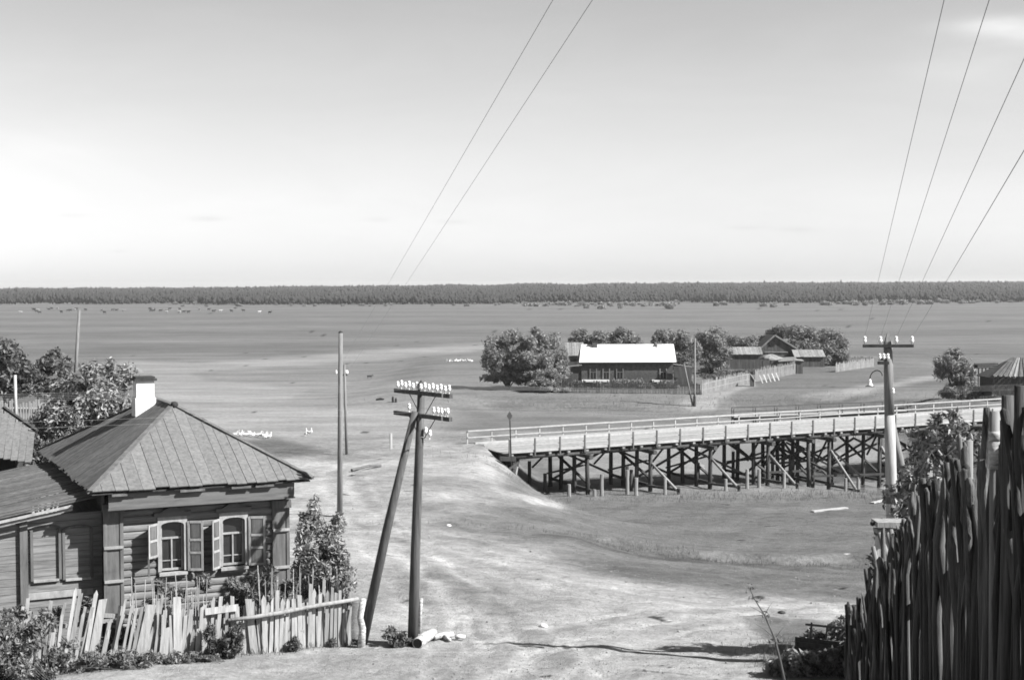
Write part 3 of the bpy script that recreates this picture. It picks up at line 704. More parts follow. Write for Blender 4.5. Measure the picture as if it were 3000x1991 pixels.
for wi, (cxs, seed) in enumerate((((.25, .5, .8), 3), ((.2, .6, .85), 4))):    # pot plants on the inside sill
    a0, a1, z0, z1 = wins[wi]
    V = leaf_mesh('pot_plants', [(tuple(H(a0 + (a1 - a0) * c, FB + .25, z0 + .30 + .1 * q) - ORG[house.name]), (.09, .06, .22)) for q, c in enumerate(cxs)], 160, .035, 1.2, seed, .2)
    obj('pot_plant', V, 'weed', house)
    mb = MB(); mb.box(H((a0 + a1) / 2, FB + .42, z1 - .25), e1 * ((a1 - a0) / 2 + .1), e2 * .01, UP * .32); mb.build('curtain', 'trim', house)
# chimney
ca, cb = 2.56, 6.0; ch = MB()
mb = MB(); mb.box(H(ca, cb, 12.0), e1 * .31, e2 * .31, UP * .62); mb.box(H(ca, cb, 12.86), e1 * .27, e2 * .27, UP * .28); chim = mb.build('chimney', 'white', house)
mb = MB(); mb.box(H(ca, cb, 13.17), e1 * .34, e2 * .34, UP * .035); mb.box(H(ca, cb, 13.235), e1 * .29, e2 * .29, UP * .028); mb.build('chimney_cap', 'dark', chim)
# annex to the left, set back, with its own low plank roof
AB = 1.02; AL = -2.75
def ann(px, py): return fac(px, py, AB)
zlog = 6.5
for i in range(17):
    zm = 6.6 + i * LH
    mb = MB(); mb.box(H((AL + .45) / 2, AB + .06, zm), e1 * ((.45 - AL) / 2), e2 * .06, UP * (LH / 2 - .005)); mb.build('log', 'log', house)
a_, z_ = ann(57, 1600); b_, _ = ann(80, 1600)
mb = MB(); mb.box(H((a_ + b_) / 2, AB - .05, 8.3), e1 * ((b_ - a_) / 2), e2 * .05, UP * 1.75); mb.build('corner_post', 'trim', house)
zb0 = ann(150, 1750)[1]; zb1 = ann(150, 1731)[1]; al = ann(82, 1740)[0]; ar = ann(272, 1740)[0]
mb = MB(); mb.box(H((al + ar) / 2, AB - .03, (zb0 + zb1) / 2), e1 * ((ar - al) / 2), e2 * .03, UP * ((zb1 - zb0) / 2)); mb.build('base_board', 'pale', house)
for pl, pr, yt, yb in ((88, 181, 1540, 1703), (182, 274, 1540, 1698)):     # blind arched panels
    a0 = ann(pl, 1600)[0]; a1 = ann(pr, 1600)[0] - .02; z1 = ann(pl, yt)[1]; z0 = ann(pl, yb)[1]; am = (a0 + a1) / 2; hw = (a1 - a0) / 2
    mb = MB()
    for a in (a0 + .035, a1 - .035): mb.box(H(a, AB - .035, (z0 + z1) / 2 - .05), e1 * .035, e2 * .035, UP * ((z1 - z0) / 2 - .06))
    fr = mb.build('blind_window', 'trim', house)
    mb = MB(); pts = [H(am + hw * math.cos(t), AB - .04, z1 - .14 + .12 * math.sin(t)) for t in np.linspace(.05, math.pi - .05, 9)]
    for p, q in zip(pts[:-1], pts[1:]): mb.beam(p, q, .07, .05)
    mb.build('arch', 'trim', fr)
    mb = MB(); mb.box(H(am, AB - .04, z0), e1 * (hw - .07), e2 * .04, UP * .03); mb.build('sill', 'pale', fr)
AZ0, AZ1 = 10.42, 9.72; AEND = -3.9
es = edges(8.6, .21)
for b0, b1 in zip(es[:-1], es[1:]):
    l0 = AEND + rr.uniform(-.1, .1); r0 = .35
    zz = lambda a: AZ1 + (AZ0 - AZ1) * (a - AEND) / (.35 - AEND)
    plank_poly([H(l0, .55 + b0 + .014, zz(l0)), H(r0, .55 + b0 + .014, zz(r0)), H(r0, .55 + b1 - .014, zz(r0)), H(l0, .55 + b1 - .014, zz(l0))], rr.uniform(0, .05), 'roofdark')
for j, (dz, db) in enumerate(((-.07, .0), (-.17, .08))):
    mb = MB(); mb.beam(H(-3.1, .56 + db, zz(-3.1) + dz), H(-.35, .56 + db, zz(-.35) + dz), .03, .07); mb.build('verge_board', 'pale', house)
mb = MB(); mb.box(H(-3.1, 2.6, 8.1), e1 * .55, e2 * .05, UP * 1.7); mb.build('lean_to_wall', 'dark', house)
mb = MB(); mb.box(H(AL - .02, 5.0, 8.1), e1 * .05, e2 * 3.9, UP * 1.7); mb.build('side_wall', 'dark', house)
mb = MB(); mb.beam(H(-2.2, 2.2, zz(-2.2) + .1), H(-2.2, 6.5, zz(-2.2) + .1), .12, .10); mb.build('roof_batten', 'dark', house)

# ================================================================== PICKET FENCE OF THE FRONT GARDEN
FP = Vector((-4.14, 38.2, 0)); fnrm = -e2
def fz(px):                                 # fence line point for a pixel column
    p = on_plane(px, 1880, FP, fnrm); return Vector((p.x, p.y, float(gz(p.x, p.y))))
fence = thing('picket_fence', 'tumbledown grey picket fence with leaning boards round the front garden', 'fence', gpt(-8, 36.4))
def picket(xb, xt, yt, wpx, point=False, parent=fence, m='picket', name='picket', off=0.0, th=.022):
    b = fz(xb) - e2 * off; tp = on_plane(xt, yt, FP - e2 * off, fnrm); w = wpx * b.y / F
    d = (tp - b); u = e1 * (w / 2); n = -e2 * th / 2; b = b - d.normalized() * .08
    lean = -e2 * random.uniform(-.06, .09); tp = tp + lean; tz = Vector((0, 0, random.uniform(-.02, .02)))
    if point:
        sh = tp - d.normalized() * w * 1.1
        prof = [b - u, b + u, sh + u, tp, sh - u]
    else: prof = [b - u, b + u, tp + u * random.uniform(.8, 1) + tz, tp - u * random.uniform(.8, 1) - tz]
    k = len(prof); mb = MB(); mb.add([p - n for p in prof] + [p + n for p in prof], [tuple(range(k)), tuple(range(2 * k - 1, k - 1, -1))] + [(i, k + i, k + (i + 1) % k, (i + 1) % k) for i in range(k)])
    return mb.build(name, m, parent)
big = [(182, 222, 1718, 10), (192, 238, 1738, 15), (215, 245, 1790, 10), (262, 302, 1755, 25), (242, 284, 1728, 12), (292, 325, 1810, 11), (325, 368, 1753, 9), (352, 388, 1768, 8), (368, 400, 1780, 9), (383, 418, 1775, 12), (405, 442, 1768, 30),
       (450, 478, 1738, 8), (470, 482, 1785, 12), (480, 486, 1838, 22), (512, 514, 1800, 34), (520, 518, 1748, 26), (545, 560, 1785, 12), (556, 566, 1838, 13), (574, 580, 1838, 14), (582, 590, 1775, 12), (594, 597, 1765, 14),
       (622, 626, 1745, 14), (632, 646, 1745, 12), (660, 664, 1760, 9), (682, 680, 1745, 13), (745, 728, 1754, 24), (762, 752, 1770, 7), (776, 771, 1740, 15), (792, 800, 1748, 11), (808, 813, 1728, 13), (822, 826, 1748, 12), (836, 843, 1750, 10), (862, 864, 1754, 17), (880, 877, 1742, 14), (891, 890, 1765, 8), (905, 908, 1708, 11),
       (917, 921, 1722, 12), (932, 938, 1738, 11), (944, 950, 1690, 8), (954, 957, 1725, 10), (968, 972, 1718, 9), (980, 984, 1735, 10), (992, 996, 1728, 9), (1004, 1012, 1740, 10), (1014, 1024, 1730, 8), (1024, 1028, 1760, 11)]
for q in big: picket(q[0], q[1], q[2], q[3], q[3] < 16 and random.random() < .4, off=random.uniform(0, .05))
for xb in list(range(20, 180, 13)) + list(range(196, 450, 17)):
    picket(xb, xb + random.uniform(18, 45), 1770 + random.uniform(-20, 70) + (18 if xb > 190 else 0), random.uniform(8, 13), False, off=-random.uniform(.04, .1))
for xb in range(455, 1030, 9):
    picket(xb, xb + random.uniform(-5, 8), 1800 + random.uniform(-45, 45), random.uniform(8, 14), random.random() < .3, off=-random.uniform(.03, .09))
def fpt(px, py, off): return on_plane(px, py, FP - e2 * off, fnrm)
mb = MB(); mb.tube([fpt(x_, y_, .14) for x_, y_ in ((668, 1816), (748, 1806), (775, 1801), (830, 1793), (900, 1778), (960, 1768), (1050, 1753))], [.05, .055, .06, .058, .055, .06, .05], 8); mb.build('rail', 'picket', fence, True)
mb = MB(); mb.beam(fpt(600, 1791, .09), fpt(698, 1778, .09), .04, .17); mb.build('rail', 'picket', fence)
mb = MB(); mb.beam(fpt(250, 1800, -.14), fpt(640, 1812, -.14), .06, .10); mb.build('rail', 'picket', fence)
mb = MB(); mb.beam(fpt(40, 1850, -.16), fpt(330, 1815, -.16), .06, .10); mb.build('rail', 'picket', fence)
mb = MB(); p = fz(1042) - e2 * .42; p.z = float(gz(p.x, p.y)); mb.tube([p - UP * .2, p + UP * .5 + e1 * .05, fpt(1055, 1808, .42), fpt(1064, 1752, .42)], [.11, .095, .085, .08], 10); mb.build('corner_post', 'birch', fence, True, label='white birch-bark corner post')
for xb in (320, 640, 800): mb = MB(); p = fz(xb) + e2 * .2; mb.cyl(p - UP * .2, p + UP * 1.25, .07, .06, 7); mb.build('post', 'dark', fence)
# thin garden stakes behind, against the house wall
stk = thing('garden_stakes', 'thin pale sticks standing in the flower bed below the house windows', 'garden stakes', gpt(-8, 37.6))
for i in range(62):
    xb = random.uniform(385, 600) if i < 30 else random.uniform(740, 1010)
    lo = 1760; P0 = FP + e2 * random.uniform(.3, 1.2); b = on_plane(xb, 1850, P0, fnrm); b.z = float(gz(b.x, b.y)) - .05
    tp = on_plane(xb + random.uniform(-14, 12), random.uniform(1655, 1735) if i >= 30 else random.uniform(1680, 1760), P0, fnrm)
    mb = MB(); mb.cyl(b, tp, random.uniform(.013, .026), .012, 5); mb.build('stake', 'picket' if random.random() < .7 else 'birch', stk)

# ================================================================== TELEGRAPH POLE WITH STRUT
def insul(mb, p, s=1.0):
    mb.lathe(p, [(.010 * s, -.05 * s), (.035 * s, 0), (.052 * s, .03 * s), (.05 * s, .06 * s), (.030 * s, .075 * s), (.044 * s, .09 * s), (.042 * s, .125 * s), (.018 * s, .15 * s)], 8)
tb = ground(1207, 1890); tt = at(1235, 1126, tb.y)
tp = thing('telegraph_pole', 'wooden telegraph pole with slanting strut and two crossarms of white insulators', 'telegraph pole', tb)
mb = MB(); mb.tube([tb - UP * .5, tb.lerp(tt, .35), tb.lerp(tt, .7), tt], [.15, .132, .118, .10], 12); mb.lathe(tt, [(.10, 0), (.02, .12)], 8); mb.build('pole', 'pole', tp, True)
sb_ = ground(1054, 1886); st = at(1229, 1205, tb.y) - Vector((.12, .08, 0))
mb = MB(); mb.tube([sb_ - UP * .3, sb_.lerp(st, .5), st], [.135, .12, .09], 10); mb.build('strut', 'pole', tp, True)
cdir = Vector((1.53, -2.0, 0)).normalized()
ARMS = []
for yy, spots in ((1150, np.linspace(-1.2, 1.25, 14)), (1216, [-.62, .55, .75, .92, 1.08, 1.2])):
    c = at(1236 if yy < 1200 else 1235, yy, tb.y) + Vector((.02, -.17, 0))
    mb = MB(); mb.beam(c - cdir * 1.32, c + cdir * 1.34, .10, .11); arm = mb.build('crossarm', 'pole', tp)
    for s in spots:
        mb = MB(); q = c + cdir * s; mb.cyl(q, q + UP * .14, .012, .012, 5); insul(mb, q + UP * (.13 + .02 * math.sin(s * 17)), .98); mb.build('insulator', 'cer', arm, True)
    for s in (-1, 1):
        mb = MB(); mb.cyl(c + cdir * .62 * s - UP * .05, c - UP * .6 + cdir * .1 * s + Vector((0, .08, 0)), .012, .012, 5); mb.build('arm_brace', 'iron', arm)
    mb = MB(); mb.box(c + cdir * 1.02, cdir * .03, cdir.cross(UP) * .056, UP * .062); mb.build('arm_band', 'cer', arm)
    ARMS.append((c, spots))
for px_, py_ in ((1247, 1268), (1259, 1276)):
    q = at(px_, py_, tb.y - .1); mb = MB(); insul(mb, q, 1.1); mb.tube([q - UP * .05, q - UP * .12, q - UP * .1 - Vector((.15, 0, 0))], .012, 5); mb.build('insulator', 'cer', tp, True)
# birch log, birch stub and small bush at its foot
lg = ground(1222, 1897); L0 = lg + Vector((.02, -.05, .14)); L1 = ground(1268, 1868) + UP * .14
mb = MB(); mb.tube([L0, L0.lerp(L1, .5) + UP * .02, L1], [.155, .15, .135], 12); o = mb.build('birch_log', 'birch', None, True); rebase(o, lg); ORG[o.name] = lg
tag(o, 'thick birch log with a dark hollow end at the foot of the telegraph pole', 'log')
ax = (L0 - L1).normalized(); mb = MB(); mb.cyl(L0 + ax * .004, L0 + ax * .012, .128, .12, 12); mb.build('dark_hollow_disc', 'black', o)  # flat black disc stands in for the shade inside the hollow end
for (q0, q1, r0, r1, lb) in (((1272, 1876), (1326, 1864), .085, .07, 'thinner birch log lying right of the hollow one'), ((1334, 1874), (1362, 1872), .07, .06, 'short birch end piece, last in the row of logs'), ((1296, 1868), (1318, 1880), .06, .05, 'small forked birch branch lying across the thinner log')):
    p0 = ground(*q0); p1 = ground(*q1); mb = MB(); mb.tube([p0 + UP * r0, p0.lerp(p1, .5) + UP * (r0 + .02), p1 + UP * r1], [r0, r0 * .92, r1], 9); o = mb.build('birch_log', 'birch', None, True); rebase(o, p0); tag(o, lb, 'log')
p = ground(1228, 1852); q = at(1234, 1752, p.y)
mb = MB(); mb.tube([p - UP * .2, p.lerp(q, .6), q], [.055, .045, .055], 8); o = mb.build('birch_stake', 'birch', None, True); rebase(o, p); tag(o, 'white birch stake standing just right of the telegraph pole', 'stake')
shrub('small_bush', 'small dark round bush just left of the telegraph pole foot', 'bush', ground(1150, 1892), [((0, 0, .25), (.32, .28, .26)), ((.25, 0, .18), (.22, .2, .2))], 900, .045, 'leafdark', 1.6, 21, 6, crown='foliage', trunk=.012)

# ================================================================== POWER POLES
b = ground(995, 1512); tpz = at(998, 974, b.y)
o = thing('power_pole', 'tall bare grey pole standing on the dirt behind the house', 'pole', b)
mb = MB(); mb.tube([b - UP * .5, b.lerp(tpz, .5), tpz], [.135, .115, .095], 12); mb.build('pole', 'greypole', o, True); mb = MB(); mb.lathe(tpz, [(.097, -.02), (.1, .03), (.03, .08)], 10); mb.build('pole_cap', 'dark', o)
PB = gpt(-11.75, 100.5); PT = at(1009, 1068, 100.5)
o = thing('power_pole', 'thin distant pole with white insulators showing just right of the bare pole', 'pole', PB)
mb = MB(); mb.tube([PB - UP * .4, PT], [.11, .08], 8); mb.build('pole', 'greypole', o, True)
q = at(1009, 1098, 100.5); mb = MB(); mb.beam(q - Vector((.42, 0, 0)), q + Vector((.22, 0, 0)), .07, .08); arm = mb.build('crossarm', 'pole', o)
PW = []
for s in (-.58, -.34, .12, .2):
    mb = MB(); mb.cyl(q + Vector((s, 0, -.02)), q + Vector((s, 0, .12)), .014, .014, 5); insul(mb, q + Vector((s, 0, .1)), 1.6); mb.build('insulator', 'cer', arm, True); PW.append(q + Vector((s, 0, .2)))
mb = MB(); p = ground(1146, 1314); mb.beam(p - UP * .2, p + UP * 1.15, .16, .14, e2); o = mb.build('guard_post', 'picket'); rebase(o, p); tag(o, 'short pale post at the road edge left of the bridge', 'post')
# sign on a thin post at the bridge head
p = gpt(-.05, 100.7); q = at(1493, 1208, 100.7)
o = thing('road_sign', 'thin post with a small dark diamond sign at the bridge entrance', 'sign', p)
mb = MB(); mb.cyl(p - UP * .3, q, .05, .04, 6); mb.build('post', 'dark', o)
c = at(1493, 1218, 100.62); mb = MB(); r_ = .36
vs = [c + Vector((math.sin(t) * r_ * .55, 0, math.cos(t) * r_)) for t in (0, math.pi / 2, math.pi, 1.5 * math.pi)]
mb.slab(vs, .03); mb.build('plate', 'farwood', o)
# far-left pole behind the bushes
b = gpt(-37.5, 122.0); t_ = at(232, 908, 122.0); b = at(214, 1190, 122.0)
o = thing('power_pole', 'thin tall pole rising behind the leafy tree at far left', 'pole', gpt(-37.6, 122)); mb = MB(); mb.tube([Vector((b.x, b.y, float(gz(b.x, b.y)) - .3)), t_], [.17, .12], 8); mb.build('pole', 'greypole', o, True)

# ================================================================== OVERHEAD WIRES
def wire(p0, p1, sag, label, group, r0=.0022):
    p0 = Vector(p0); p1 = Vector(p1); n = 22; pts = []
    for i in range(n + 1):
        t = i / n; pts.append(p0.lerp(p1, t) - UP * (sag * 4 * t * (1 - t)))
    mb = MB(); mb.tube(pts, r0, 4); o = mb.build('overhead_wire', 'wire'); rebase(o, p0); tag(o, label, 'wire', group); return o
for i, (pxq, s) in enumerate(((1612, 0), (1727, 3))):
    q = at(pxq, 0, 10.0); p = PW[s]; e = p + (q - p) * 1.25
    wire(p, e, .05, ['left one of the two wires running up past the middle of the sky', 'right one of the two wires running up past the middle of the sky'][i], 'wires from the distant pole')
# ================================================================== RIGHT POLE WITH LAMP
rb = gpt(9.25, 35.0); rt = at(2601, 1000, 35.0)
rp = thing('street_lamp_pole', 'thick pole with crossarm, whitewashed lower part and gooseneck lamp beside the tall fence', 'utility pole', rb)
mid = at(2606, 1215, 35.0); low = at(2614, 1530, 35.0)
mb = MB(); mb.tube([mid - UP * .01, mid.lerp(rt, .5), rt], [.122, .115, .105], 14); mb.build('upper_pole', 'greypole', rp, True)
mb = MB(); mb.lathe(rt, [(.105, -.02), (.06, .12), (.01, .24)], 4); mb.build('pole_tip', 'greypole', rp)
mb = MB(); mb.tube([rb - UP * .4, low, low.lerp(mid, .5), mid], [.17, .148, .138, .126], 14); mb.build('lower_pole', 'lime', rp, True, label='whitewashed lower length of the pole')
mb = MB(); p = low.lerp(mid, .18); q = low.lerp(mid, .36); mb.tube([p, q], [.1468, .1438], 14); mb.build('dark_band', 'trim', rp, True)
c = at(2602, 1013, 34.86); ad = Vector((1, -.06, 0)).normalized()
mb = MB(); mb.beam(c - ad * .61, c + ad * .61, .09, .075); arm = mb.build('crossarm', 'dark', rp)
RW = []
for s in (-.57, -.19, .19, .575):
    mb = MB(); k = c + ad * s; mb.cyl(k, k + UP * .10, .012, .012, 5); insul(mb, k + UP * .09, 1.0); mb.build('insulator', 'cer', arm, True); RW.append(k + UP * .2)
k = at(2588, 1058, 34.8)
mb = MB(); mb.box(k - UP * .04, (.13, 0, 0), (0, .06, 0), (0, 0, .035)); mb.box(k + Vector((-.02, 0, .05)), (.09, 0, 0), (0, .05, 0), (0, 0, .03)); fbx = mb.build('fuse_block', 'dark', rp)
for s in (-.1, 0, .1): mb = MB(); insul(mb, k + Vector((s, -.03, .06)), .9); mb.build('insulator', 'cer', fbx, True)
g0 = at(2584, 1100, 34.85); pts = [g0 + Vector((-.30 * (1 - math.cos(t)) / 2 * 1.0, -.02, .17 * math.sin(t) + (-.08 * (t / math.pi)))) for t in np.linspace(0, math.pi, 10)]
mb = MB(); mb.tube(pts, .012, 6); mb.build('gooseneck', 'iron', rp, True)
e = pts[-1]; mb = MB(); mb.lathe(e - UP * .17, [(.085, 0), (.075, .03), (.045, .07), (.035, .13), (.02, .17)], 10); mb.build('lamp_shade', 'cer', rp, True)
mb = MB(); mb.lathe(e - UP * .185, [(.11, 0), (.115, .008), (.02, .03)], 12); mb.build('lamp_rim', 'iron', rp)
s1 = at(2609, 1225, 35.15); mb = MB(); mb.tube([s1, s1.lerp(gpt(11.2, 36.5), .5), gpt(11.2, 36.5)], [.085, .10, .11], 9); mb.build('strut', 'greypole', rp, True)
mb = MB(); q = at(2616, 1152, 34.8); insul(mb, q, .9); mb.build('insulator', 'cer', rp, True)
WL = ['first of four wires leaving the lamp pole crossarm, leftmost in the sky', 'second of four wires leaving the lamp pole crossarm, counted from the left', 'third of four wires leaving the lamp pole crossarm, counted from the left', 'fourth of four wires leaving the lamp pole crossarm, rightmost in the sky']
for i, (qx, qy) in enumerate(((2763, 0), (2894, 0), (3000, 160), (3000, 428))):
    q = at(qx, qy, 8.0); p = RW[i]; wire(p, p + (q - p) * 1.45, .03, WL[i], 'wires from the lamp pole', .0026)
wire(RW[3] - UP * .35, (40, 47, 13.0), .5, 'thin wire running right from the lamp pole across the meadow', 'service wire')
# telegraph wires, left and right of the telegraph pole
ld = Vector((-.79, -.61, 0)); j = 0
for (c, spots), dz in zip(ARMS, (0, 0)):
    for s in list(spots)[::3]:
        nm = ('upper' if c is ARMS[0][0] else 'lower', nth(list(spots).index(s) // 3 + 1)); p = c + cdir * s + UP * .2
        wire(p, p + ld * 48 + UP * 2.6, .5, '%s thin telegraph wire from the left on the %s crossarm, running left over the roof' % (nm[1], nm[0]), 'telegraph wires to the left', .0022)
        wire(p, p - ld * 62 + UP * -1.2, .8, '%s thin telegraph wire from the left on the %s crossarm, running right to the bridge' % (nm[1], nm[0]), 'telegraph wires to the right', .0022); j += 1

# ================================================================== TALL PALING FENCE, RIGHT
FX = [17.2, 9.0, 6.0]; FXX = [4.09, 3.24, 2.95]
tf = thing('paling_fence', 'tall dark fence of upright round poles along the right edge', 'fence', gpt(3.7, 13))
tops = ([2480, 2520, 2545, 2570, 2600, 2640, 2680, 2715, 2755, 2790, 2820, 2865, 2900, 2950, 3000, 3200, 3500], [1806, 1792, 1745, 1695, 1655, 1590, 1490, 1455, 1415, 1366, 1335, 1300, 1292, 1272, 1240, 1080, 900])
yv = 17.15; i = 0
hzn = lambda p_: 836 - ROLL * (p_ - 1500)
while yv > 6.2:
    xv = np.interp(-yv, [-17.2, -9, -6], FXX) + random.uniform(-.05, .05)
    p_ = 1500 + F * xv / yv; zt = HC - yv * (np.interp(p_, *tops) - hzn(p_)) / F + random.uniform(-.30, .10) + (random.uniform(.05, .25) if random.random() < .15 else 0)
    b = gpt(xv, yv, -.1); rad = random.choice((.016, .021, .026, .032, .04)) * random.uniform(.9, 1.1); ln = random.uniform(-.16, .16); lx = random.uniform(-.06, .04)
    mb = MB(); m_ = b.lerp(Vector((xv, yv, zt)), .5) + Vector((random.uniform(-.03, .03), random.uniform(-.03, .03), 0))
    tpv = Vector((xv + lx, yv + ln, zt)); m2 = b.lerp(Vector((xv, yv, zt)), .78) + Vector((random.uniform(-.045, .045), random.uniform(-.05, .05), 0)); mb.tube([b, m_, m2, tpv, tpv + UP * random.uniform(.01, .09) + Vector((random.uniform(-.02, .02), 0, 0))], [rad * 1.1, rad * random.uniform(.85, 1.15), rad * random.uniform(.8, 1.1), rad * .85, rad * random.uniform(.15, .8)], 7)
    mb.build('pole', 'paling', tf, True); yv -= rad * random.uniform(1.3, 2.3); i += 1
for (p_, yt, yv, rad, m_, yb) in ((2716, 1428, 13.2, .045, 'greypole', 0), (2914, 1205, 9.6, .036, 'greypole', 0), (2954, 1158, 9.2, .046, 'paling', 0), (2990, 1130, 8.9, .042, 'paling', 0), (2838, 1290, 11.0, .035, 'greypole', 0), (2795, 1345, 11.9, .04, 'greypole', 0)):
    tpv = at(p_, yt, yv); b = Vector((tpv.x + .02, tpv.y, float(gz(tpv.x, yv)) - .1)); mb = MB(); mb.tube([b, b.lerp(tpv, .5), tpv], [rad * 1.1, rad, rad * .93], 10); mb.build('pole', m_, tf, True)
    if p_ == 2914:
        for z0, z1, rr_ in ((1262, 1290, 1.12), (1292, 1372, 1.15)):
            p0 = at(p_ + 1, z1, yv); p1 = at(p_, z0, yv); q = MB(); q.tube([p0, p1], [rad * rr_, rad * rr_ * .98], 9); q.build('birch_sleeve', 'birch', tf, True)
for off in (.55, 1.5):
    mb = MB(); mb.tube([Vector((np.interp(-y_, [-17.2, -9, -6], FXX) + .12, y_, float(gz(3.5, y_)) + off)) for y_ in (17, 13, 9, 6.3)], .06, 7); mb.build('rail', 'paling', tf)
for (p0, p1, q0, q1, yv) in ((2600, 1560, 2640, 1720, 15.2), (2610, 1550, 2625, 1700, 15), (2666, 1470, 2672, 1560, 14.2), (2558, 1600, 2590, 1800, 16.2), (2575, 1560, 2612, 1690, 15.6), (2680, 1480, 2720, 1660, 14.0)):
    mb = MB(); mb.tube([at(q0, q1, yv - .1), at((p0 + q0) / 2 + 4, (p1 + q1) / 2, yv - .1), at(p0, p1, yv - .1)], [.035, .04, .022], 6); mb.build('pole', 'greypole', tf, True)
# capped gate post behind the fence end
gy = 18.6; gp = thing('gate_post', 'board gate post with a plank cap beside the far end of the tall fence', 'gate post', gpt(at(2600, 1600, gy).x, gy))
bx = at(2573, 1700, gy); bt_ = at(2578, 1568, gy)
mb = MB(); mb.beam(Vector((bx.x, gy, float(gz(bx.x, gy)) - .1)), bt_, .11, .06, (0, 1, 0)); mb.build('post_board', 'picket', gp)
mb = MB(); p = at(2560, 1712, gy + .1); mb.beam(Vector((p.x, p.y, float(gz(p.x, p.y)) - .1)), at(2562, 1700, gy + .1), .13, .03, (0, 1, 0)); mb.build('post_board', 'picket', gp)
mb = MB(); mb.beam(at(2640, 1800, gy + .15), at(2636, 1568, gy + .15), .10, .06, (0, 1, 0)); mb.build('post_board', 'greypole', gp)
mb = MB(); a_ = at(2562, 1531, gy - .1); b_ = at(2660, 1531, gy - .1); mb.beam(a_, b_, .34, .065); mb.build('cap_plank', 'picket', gp)
mb = MB(); a_ = at(2564, 1553, gy); b_ = at(2640, 1555, gy); mb.beam(a_, b_, .22, .045); mb.build('cap_plank', 'picket', gp)
mb = MB(); mb.beam(at(2566, 1562, gy + .1), at(2640, 1562, gy + .1), .2, .05); mb.build('cap_beam', 'dark', gp)
mb = MB(); mb.lathe(at(2556, 1533, gy - .1), [(.01, -.03), (.03, -.015), (.03, .02), (.01, .035)], 8); mb.build('cap_knob', 'dark', gp)
# birdhouse on a thin pole
by = 21.0; bh = thing('birdhouse', 'wooden birdhouse with pale pitched front among the leaves above the fence', 'birdhouse', gpt(at(2705, 1400, by).x, by))
c = at(2704, 1364, by); hx = Vector((math.cos(.75), math.sin(.75), 0)); hy = Vector((-math.sin(.75), math.cos(.75), 0)); hx, hy = hy * -1, hx    # hx = front normal-ish
fr_ = Vector((.55, -.835, 0)); sd_ = Vector((-.835, -.55, 0))
mb = MB(); mb.box(c - UP * .02, fr_ * .10, sd_ * .085, UP * .135); box_ = mb.build('box', 'farwood', bh)
pf = [c + fr_ * .103 + sd_ * a_ + UP * z_ for a_, z_ in ((-.088, -.155), (.088, -.155), (.088, .10), (0, .20), (-.088, .10))]
mb = MB(); mb.slab(pf if (pf[1] - pf[0]).cross(pf[2] - pf[0]).dot(fr_) > 0 else pf[::-1], .012); fp_ = mb.build('front', 'pale', bh)
mb = MB(); mb.cyl(c + fr_ * .116 + UP * .03, c + fr_ * .119 + UP * .03, .022, .022, 10); mb.build('entrance_hole', 'black', fp_)
mb = MB(); mb.cyl(c + fr_ * .11 - UP * .03, c + fr_ * .18 - UP * .03, .007, .007, 5); mb.build('perch', 'picket', bh)
for s in (-1, 1):
    mb = MB(); q0 = c + UP * .215; q1 = c + sd_ * .125 * s + UP * .085
    mb.beam(q0 + (q1 - q0) / 2 - fr_ * .13, q0 + (q1 - q0) / 2 + fr_ * .16, (q1 - q0).length, .012, (q1 - q0).cross(fr_)); mb.build('roof_board', 'farwood', bh)
mb = MB(); mb.cyl(gpt(c.x, c.y + .05), c - UP * .15, .035, .028, 7); mb.build('pole', 'greypole', bh)

# leafy young tree behind the fence, weeds and sapling
tbp = gpt(6.05, 20.6)
def bl(px_, py_, d, r): p = at(px_, py_, d) - tbp; return ((p.x, p.y, p.z), (r, r, r))
shrub('young_tree', 'young broad-leaved tree with sparse shiny leaves behind the tall fence', 'tree', tbp,
      [bl(2760, 1330, 20.6, .36), bl(2700, 1270, 20.8, .22), bl(2800, 1250, 20.4, .22), bl(2640, 1440, 21.6, .26), bl(2650, 1500, 21.4, .28), bl(2740, 1230, 20.6, .16), bl(2830, 1310, 20.5, .2), bl(2760, 1400, 21.2, .26), bl(2670, 1390, 21.6, .22), bl(2860, 1290, 20.4, .18), bl(2690, 1330, 20.9, .2)],
      2100, .042, 'leaf', 1.45, 31, 12, shell=.15, trunk=.02)
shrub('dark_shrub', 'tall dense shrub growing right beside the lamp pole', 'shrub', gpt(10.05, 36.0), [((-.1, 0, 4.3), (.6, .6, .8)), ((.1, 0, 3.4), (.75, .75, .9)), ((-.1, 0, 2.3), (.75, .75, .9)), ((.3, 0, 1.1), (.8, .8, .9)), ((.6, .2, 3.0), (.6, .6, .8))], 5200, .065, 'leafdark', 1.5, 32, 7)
sp = gpt(at(2303, 1991, 33.2).x, 33.2); root = thing('sapling', 'thin nearly bare sapling leaning left over the roadside shadow', 'sapling', sp)
stem = [sp - UP * .1, at(2285, 1930, 33.3), at(2270, 1870, 33.4), at(2240, 1800, 33.6), at(2208, 1750, 33.7), at(2196, 1722, 33.8)]
mb = MB(); mb.tube(stem, [.035, .03, .024, .018, .01, .004], 6); tr_ = mb.build('stem', 'bark', root, True)
for (i_, dx, dz) in ((2, -.45, .35), (3, -.35, .2), (3, .2, .3), (4, -.12, .25), (2, .25, .3), (1, -.4, .5), (1, .3, .5), (3, -.6, -.05)):
    q = stem[i_]; mb = MB(); mb.tube([q, q + Vector((dx * .5, 0, dz * .6)), q + Vector((dx, .05, dz))], [.01, .006, .002], 4); mb.build('twig', 'bark', tr_)
obj('leaves', leaf_mesh('sapling_leaves', [(tuple(Vector(s_) - sp), (.18, .15, .14)) for s_ in stem[2:]], 60, .035, 1.5, 5, .1), 'leafdark', root)
